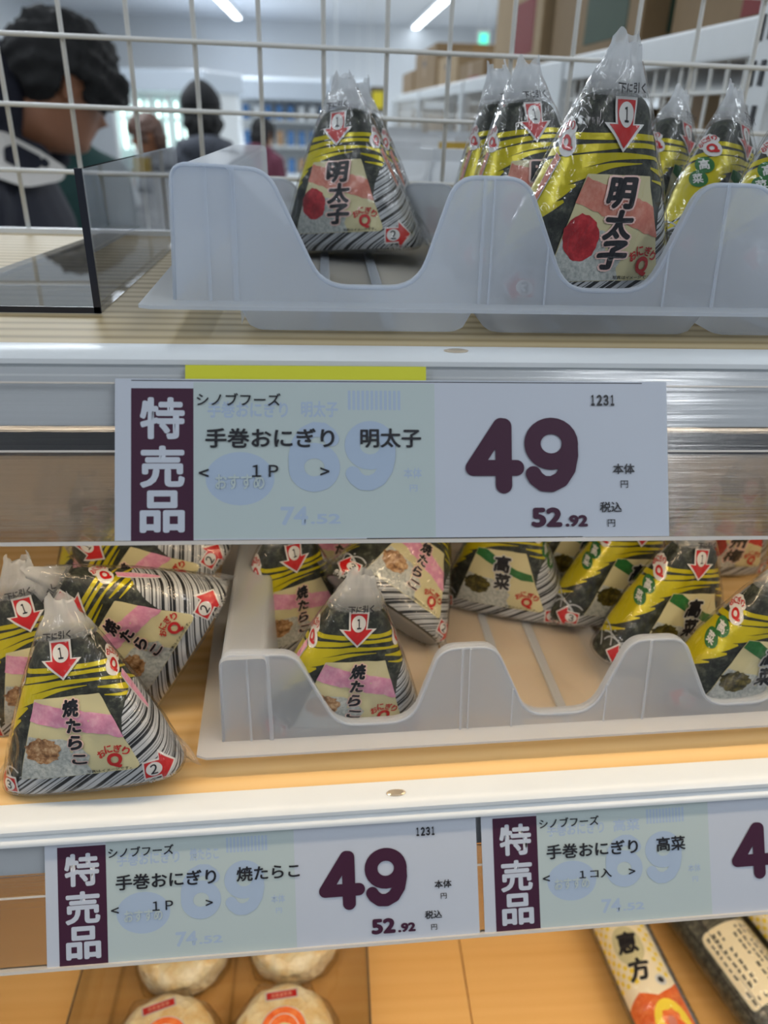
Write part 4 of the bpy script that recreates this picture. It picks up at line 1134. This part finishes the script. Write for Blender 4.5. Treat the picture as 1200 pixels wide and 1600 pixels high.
M_HAIRB = fabric('brown_hair', (74, 50, 40), .2, 300, .6)
M_NAVY = fabric('navy_cloth', (17, 20, 36)); M_DARK = fabric('dark_cloth', (30, 31, 38)); M_SPECK = fabric('speckled_grey_wool', (62, 66, 76), .45, 120)
M_MAR = fabric('maroon_cloth', (84, 34, 52)); M_DGREEN = fabric('dark_green_cloth', (24, 58, 56)); M_JEAN = fabric('charcoal_denim', (40, 44, 58))
man, mj, hm, ms = person('person in navy hooded jacket with white shoulder patch, head bowed behind the wire grid', (-.587, 1.52, .0), 6, 1.62, M_SKIN, M_NAVY, M_JEAN, M_HAIRK, 'tousled', 24, 30, 1.0, None, .007, True, .83)
# the white patch with a dark window on the near shoulder, laid on the jacket cloth
mw = man.matrix_world.copy() if False else Matrix.Translation(man.location) @ man.rotation_euler.to_matrix().to_4x4()
bv = BVHTree.FromPolygons([mw @ v.co for v in mj.data.vertices], [tuple(p.vertices) for p in mj.data.polygons])
imw = mw.inverted()
gx, gz = np.meshgrid(np.linspace(-.58, -.445, 12), np.linspace(1.278, 1.364, 10)); hits = []
for x, z in zip(gx.ravel(), gz.ravel()):
    h = bv.ray_cast(Vector((x, .6, z)), Vector((0, 1, 0)))
    if h[0] is not None: hits.append((x, z, h[0].y))
hits = np.array(hits); qd = lambda x, z: np.stack([np.ones_like(x), x, z, x*x, x*z, z*z], -1)
cf = np.linalg.lstsq(qd(hits[:, 0], hits[:, 1]), hits[:, 2], rcond=None)[0]
dip = float(np.percentile(qd(hits[:, 0], hits[:, 1]) @ cf-hits[:, 2], 90))
def jfn(x, y, off):
    x = np.asarray(x)*.001; z = np.asarray(y)*.001; d = qd(x, z) @ cf-dip-.004-np.asarray(off)*.002
    return np.array([imw @ Vector((a, b, c)) for a, b, c in zip(x, d, z)])
M_PATCH = fabric('white_patch_cloth', (214, 210, 206), .03, 400)
PS = lambda q: [(x*.9, 1400+(z-1400)*.9) for x, z in q]
outer = fillet(PS([(-640, 1362), (-560, 1352), (-520, 1322), (-492, 1290), (-500, 1268), (-540, 1262), (-580, 1284), (-640, 1300)]), [6, 20, 20, 14, 12, 20, 20, 6], 5)
inner = fillet(PS([(-566, 1328), (-548, 1334), (-520, 1312), (-522, 1294), (-538, 1286), (-566, 1306)]), [6]*6, 4)
pq = Print().add(poly(outer), M_PATCH, 0).add(poly(inner), M_NAVY, 1.6)
po = link_mesh('shoulder_patch', pq.build('shoulder_patch', jfn, 9), man); po['label'] = 'white patch with a dark window'
person('person in dark knit cap and speckled grey coat, back turned', (-.56, 4.0, 0), 105, 1.50, M_SKIN, M_SPECK, M_DARK, M_HAIRK, 'long', 6, 0, .1, fabric('black_knit', (16, 17, 22), .25, 260), .011)
person('person with black hair and maroon coat, far down the aisle', (-.50, 6.6, 0), 60, 1.36, M_SKIN, M_MAR, M_DARK, M_HAIRK, 'long', 8, 0, .1, None, .012)
person('person with brown hair and dark coat in front of the lit freezer', (-.985, 5.0, 0), 200, 1.38, M_SKIN, M_DARK, M_DARK, M_HAIRB, 'long', 10, 0, .1, None, .012)
person('person in dark green coat half hidden behind the bowed head', (-.80, 2.45, 0), 88, 1.58, M_SKIN, M_DGREEN, M_DARK, M_HAIRK, 'tousled', 15, 0, .2, None, .012)

# ------------------------------------------------------------------ the store behind the grid
M_LAMP = emit('lamp_tube', (236, 246, 255), 9.0)
for i, (lx, ly) in enumerate(((-1.47, 13.2), (1.60, 13.6), (-1.47, 6.0), (1.60, 6.0), (-1.47, .9), (1.60, .9))):
    where = ('running to the far wall, left of the two', 'running to the far wall, right of the two', 'over the left aisle', 'over the right aisle', 'over the near left aisle', 'over the near right aisle')[i]
    t = thing('ceiling_lamp', 'white ceiling line lamp '+where, 'lamp', (lx, ly, ZC), group='ceiling line lamps')
    h = 2.35 if i < 2 else 2.0
    MB().box(-.10, .10, -h, h, -.045, -.0005).build('housing', M_WHITE, t)
    MB().box(-.05, .05, -h+.03, h-.03, -.062, -.0455, 0, .006).build('diffuser', M_LAMP, t)

# freezer with lit glass doors
t = thing('freezer_cabinet', 'white upright freezer with brightly lit door strips at the far left', 'freezer', (-2.02, 8.4, 0), (0, 0, R(-16)))
MB().box(0, .98, 0, .75, 0, .75).box(0, .98, .5, .75, .75, 1.52).box(0, .03, 0, .5, .75, 1.52).box(.95, .98, 0, .5, .75, 1.52).build('body', M_WHITE, t)
MB().box(-.04, 1.02, -.12, .80, 1.52, 1.70, 0, .015).build('canopy', plain('pale_canopy', (196, 206, 218), .4, .01), t)
M_TUBE = emit('freezer_tube', (226, 248, 240), 5.0)
M_FGLASS = clear('freezer_glass', (.85, .9, .9, 1), .05, base=.03)
for k in range(5):
    x = .03+.185*k
    d = MB().box(x, x+.016, -.02, 0, .78, 1.50).box(x+.165, x+.181, -.02, 0, .78, 1.50).box(x+.016, x+.165, -.02, 0, .78, .80).box(x+.016, x+.165, -.02, 0, 1.48, 1.50).build('door', M_WHITE, t)
    MB().box(x+.016, x+.165, -.012, -.008, .80, 1.48).build('door_glass', M_FGLASS, d)
    for q in (.045, .125):
        MB().tube([(x+q, .06, 1.02), (x+q, .06, 1.27)], .013, 8).build('lamp_tube', M_TUBE, t); MB().tube([(x+q, .06, 1.30), (x+q, .06, 1.44)], .013, 8).build('lamp_tube', M_TUBE, t)
# open chiller with drinks
t = thing('open_chiller', 'white open chiller with rows of cartons at the far end of the aisle', 'chiller', (-1.05, 10.2, 0))
MB().box(0, 1.55, .55, .75, 0, 1.75).box(0, 1.55, -.05, .75, 0, .70).build('body', M_WHITE, t)
MB().box(-.04, 1.59, -.15, .80, 1.50, 1.70, 0, .015).build('canopy', plain('pale_canopy', (196, 206, 218), .4, .01), t)
for z in (.70, 1.0, 1.27): MB().box(.0, 1.55, 0, .55, z, z+.02).build('shelf', M_WHITE, t)
CB = [plain('carton_blue', (70, 120, 176), .4), plain('carton_white', (222, 226, 230), .4), plain('carton_orange', (176, 140, 104), .4)]
cm = []
for m in CB:
    me = bpy.data.meshes.new('carton'); b = MB().box(-.035, .035, -.035, .035, 0, .13); b.add([(-.035, -.035, .13), (.035, -.035, .13), (.035, .035, .13), (-.035, .035, .13), (-.035, 0, .16), (.035, 0, .16)], [(0, 1, 5, 4), (2, 3, 4, 5), (0, 4, 3), (1, 2, 5)])
    me.from_pydata(b.v, [], b.f); me.materials.append(m); cm.append(me)
for r_, z in enumerate((.7205, 1.0205, 1.2905)):
    for k in range(11):
        o = bpy.data.objects.new('carton', cm[(k*2+r_+k//3) % 3 if k % 4 else 0]); COL.objects.link(o); o.location = (-1.05+.12+.13*k, 10.2+.07, z)
        colour = ('blue', 'white', 'tan')[cm.index(o.data)]; ordn = ('first', 'second', 'third', 'fourth', 'fifth', 'sixth', 'seventh', 'eighth', 'ninth', 'tenth', 'last')[k]
        props(o, '%s drink carton, %s from the left on the %s shelf of the far chiller' % (colour, ordn, ('bottom', 'middle', 'top')[r_]), 'carton', 'drink cartons in the far chiller')
# hanging signs, dome camera, exit sign
def sign(name, label, cat, loc, w, h, mats, d=.03):
    t = thing(name, label, cat, loc)
    MB().box(-w/2, w/2, 0, d, 0, h).build('panel', mats[0], t); MB().box(-w*.34, w*.34, -.004, -.0005, h*.18, h*.82).build('face', mats[1], t)
    MB().tube([(-w*.4, d/2, h), (-w*.4, d/2, ZC-loc[2])], .004, 6).build('hanger', M_WHITE, t); MB().tube([(w*.4, d/2, h), (w*.4, d/2, ZC-loc[2])], .004, 6).build('hanger', M_WHITE, t)
    return t
sign('aisle_sign', 'small white hanging sign with a dark middle beyond the fence', 'sign', (.385, 9, 1.42), .13, .17, (M_PWHITE, plain('dark_blue_panel', (38, 44, 74), .5)))
sign('aisle_sign', 'yellow hanging sign framed in brown beyond the fence', 'sign', (.545, 9, 1.40), .17, .24, (plain('brown_board', (92, 80, 62), .6), plain('yellow_panel', (222, 204, 40), .5)))
sign('exit_sign', 'green lit exit sign near the far right of the ceiling', 'sign', (1.60, 9, 2.02), .13, .15, (M_PWHITE, emit('exit_green', (90, 235, 200), 1.6)))
t = thing('dome_camera', 'small dark dome camera hanging far down the store', 'camera', (.11, 9, 1.68)); MB().lathe([(.01, -.05), (.045, -.03), (.05, .0), (.05, .03)], 16).build('dome', M_INK, t, True); MB().tube([(0, 0, .03), (0, 0, ZC-1.68)], .008, 8).build('stem', M_WHITE, t)

# white wire fence running away on the right, with its posts
t = thing('wire_fence', 'white wire fence running back along the next aisle on the right', 'fence', (.36, 0, 0))
py = [.69, 1.34, 2.24, 3.28, 4.25]
for i, y in enumerate(py):
    w = .055 if i == 1 else .022
    p = MB().box(-.012, .012, y-w, y+w, 1.10, 1.478 if i else 1.60, 0, .003).build('post', M_WHITE, t)
    if i == 0:
        for k in range(7): MB().box(-.0135, -.0122, y-.010, y-.004, 1.30+.032*k, 1.318+.032*k).box(-.0135, -.0122, y+.006, y+.012, 1.30+.032*k, 1.318+.032*k).build('slot', M_INK, p)
for a, b in zip([.56]+py, py): MB().box(-.008, .008, a+.02, b-.02, 1.450, 1.480, 0, .003).build('top_rail', M_WHITE, t)
y = .60
while y < 4.2:
    if min(abs(y-q) for q in py) > .03: MB().tube([(0, y, 1.12), (0, y, 1.45)], .0017, 6, 0, False).build('vertical_wire', M_WIRE, t)
    y += .034 if y < 2.3 else .05
for k in range(9): MB().tube([(-.0034, .56, 1.425-.034*k), (-.0034, 1.30, 1.425-.034*k)], .0017, 6).build('horizontal_wire', M_WIRE, t)
for z in (1.40, 1.20): MB().tube([(-.0034, 1.36, z), (-.0034, 4.2, z)], .002, 6).build('horizontal_wire', M_WIRE, t)

# stock rack with cardboard boxes beyond the fence
M_KRAFT = plain('kraft_board', (168, 144, 110), .75, .05); M_KRAFT2 = plain('dark_kraft_board', (140, 116, 84), .75, .05); M_TAPE = plain('brown_tape', (150, 116, 70), .35, .03)
t = thing('stock_rack', 'white rack of stacked boxes behind the wire fence', 'rack', (0, 0, 0))
for z in (1.10, 1.462): MB().box(.41, 1.05, .58, 5.4, z, z+.018).build('shelf', M_WHITE, t)
MB().box(.41, 1.05, .58, 5.4, 0, .12).build('base', M_WHITE, t)
for y in (.60, 2.9, 5.36):
    for x in (.43, 1.03): MB().box(x-.02, x+.02, y-.02, y+.02, .12, 1.46).build('leg', M_WHITE, t)
def carton_box(label, x0, x1, y0, y1, z0, z1, mat, green=None, dark=False):
    t = thing('cardboard_box', label, 'box', ((x0+x1)/2, (y0+y1)/2, z0), group='stock boxes on the rack'); a, b, h = (x1-x0)/2, (y1-y0)/2, z1-z0
    MB().box(-a, a, -b, b, 0, h, 0, .004).build('carton_body', mat, t)
    for q in ((-a-.0006, -a-.0001, -.025, .025, h-min(.12, h*.6), h), (-.025, .025, -b-.0006, -b-.0001, h-min(.12, h*.6), h), (-a, a, -.025, .025, h+.0001, h+.0006)): MB().box(*q).build('tape_strip', M_TAPE, t)
    if dark: MB().box(-a-.0012, -a-.0004, -.05, .05, h*.62, h*.74).build('hand_hole', M_INK, t)
    if green: MB().box(-a-.0012, -a-.0004, -b*.75, b*.1, h*.12, h*.40).build('printed_mark', green, t); MB().box(-a*.8, a*.3, -b-.0012, -b-.0004, h*.12, h*.42).build('printed_mark', green, t)
    return t
M_GPR = plain('green_box_print', (58, 78, 62), .7); M_RPR = plain('red_box_print', (130, 44, 44), .7); M_BPR = plain('blue_box_print', (60, 96, 140), .7)
ZT2 = 1.4805
carton_box('tall kraft box left of the boxes on top of the rack', .45, .82, 1.86, 2.36, ZT2, 1.86, M_KRAFT, M_RPR, True)
carton_box('kraft box with green print on the rack, second from the near end', .47, .86, 1.32, 1.84, ZT2, 1.80, M_KRAFT2, M_GPR)
carton_box('nearest kraft box with red print on top of the rack', .50, .90, .80, 1.28, ZT2, 1.76, M_KRAFT2, M_RPR)
carton_box('kraft box with a red lid mark farther back on the rack', .45, .85, 2.50, 2.95, ZT2, 1.548, M_KRAFT2, M_RPR)
carton_box('pale kraft box with hand hole far back on the rack', .45, .80, 3.0, 3.5, ZT2, 1.595, M_KRAFT, None, True)
carton_box('dark kraft box behind the pale one far back on the rack', .45, .80, 3.6, 4.4, ZT2, 1.66, M_KRAFT2, None, True)
carton_box('farthest low kraft box at the end of the rack', .45, .80, 4.5, 5.1, ZT2, 1.60, M_KRAFT2)
for i, (y0, y1, z1, m, g, nm) in enumerate(((.66, .86, 1.40, M_KRAFT, M_BPR, 'nearest'), (.88, 1.10, 1.43, M_KRAFT2, M_RPR, 'second'), (1.12, 1.34, 1.38, M_KRAFT, M_BPR, 'third'), (1.38, 1.75, 1.42, M_KRAFT2, M_GPR, 'fourth'), (1.8, 2.3, 1.40, M_KRAFT, M_RPR, 'fifth'), (2.4, 2.85, 1.43, M_KRAFT2, None, 'sixth'), (3.0, 3.6, 1.41, M_KRAFT, None, 'seventh'), (3.7, 4.3, 1.42, M_KRAFT2, None, 'eighth'))):
    carton_box('printed box on the lower rack shelf behind the fence wires, %s from the near end' % nm, .43, .80, y0, y1, 1.1185, z1, m, g)

# counter on the far side of the grid with bagged snacks
t = thing('far_counter', 'pale counter on the far side of the wire grid', 'counter', (0, 0, 0))
MB().box(-.05, .33, .60, 3.6, 1.262, 1.280, 0, .003).build('counter_top', plain('pale_counter', (196, 200, 204), .5), t); MB().box(-.03, .31, .62, 3.58, 0, 1.262).build('counter_base', M_WHITE, t)
def snack_bag(label, loc, rz, col, band):
    t = thing('snack_bag', label, 'bag', loc, (0, 0, R(rz)), 'bagged snacks beyond the grid'); V = []; F = []; nu, nv = 14, 12
    for side in (1, -1):
        for i in range(nu+1):
            for j in range(nv+1):
                u, v = i/nu*2-1, j/nv; b = max(0, (1-u**4)*(1-(2*v-1)**4))**.6
                V.append((u*.045, side*(.022*b+.0008+.0015*math.sin(9*u+7*v)*b), v*.085))
        o = 0 if side == 1 else (nu+1)*(nv+1)
        for i in range(nu):
            for j in range(nv): F.append(tuple(o+q for q in (i*(nv+1)+j, (i+1)*(nv+1)+j, (i+1)*(nv+1)+j+1, i*(nv+1)+j+1)))
    me = bpy.data.meshes.new('bag_body'); me.from_pydata(V, [], F); me.materials.append(col); me.materials.append(band)
    me.polygons.foreach_set('material_index', [1 if 3 < k % nv < 7 else 0 for k in range(len(F))]); shade(me, True); link_mesh('bag_body', me, t)
    MB().box(-.045, .045, -.0016, .0016, .0845, .094).build('seal', col, t)
B = [plain('bag_white', (214, 218, 222), .3), plain('bag_red', (170, 60, 58), .3), plain('bag_yellow', (196, 164, 70), .3), plain('bag_tan', (170, 128, 88), .35)]
for i, (x, y, rz, a, b, nm) in enumerate(((.045, .70, 10, 0, 0, 'plain white snack bag, nearest'), (.120, .71, -12, 0, 1, 'white and red snack bag, nearest on the right'), (.055, .86, 20, 0, 0, 'plain white snack bag in the second row, left'), (.165, .90, 5, 2, 1, 'yellow and red snack bag in the second row'),
                                          (.10, 1.05, -20, 0, 3, 'white and tan snack bag in the third row'), (.215, 1.15, 14, 0, 0, 'plain white snack bag in the third row, right'), (.13, 1.32, 8, 0, 2, 'white and yellow snack bag in the fourth row'), (.225, 1.5, -8, 0, 0, 'plain white snack bag in the fifth row'), (.16, 1.8, 6, 0, 0, 'plain white snack bag farthest back'))):
    snack_bag(nm+' of the counter beyond the grid', (x, y, 1.2808), rz, B[a], B[b])
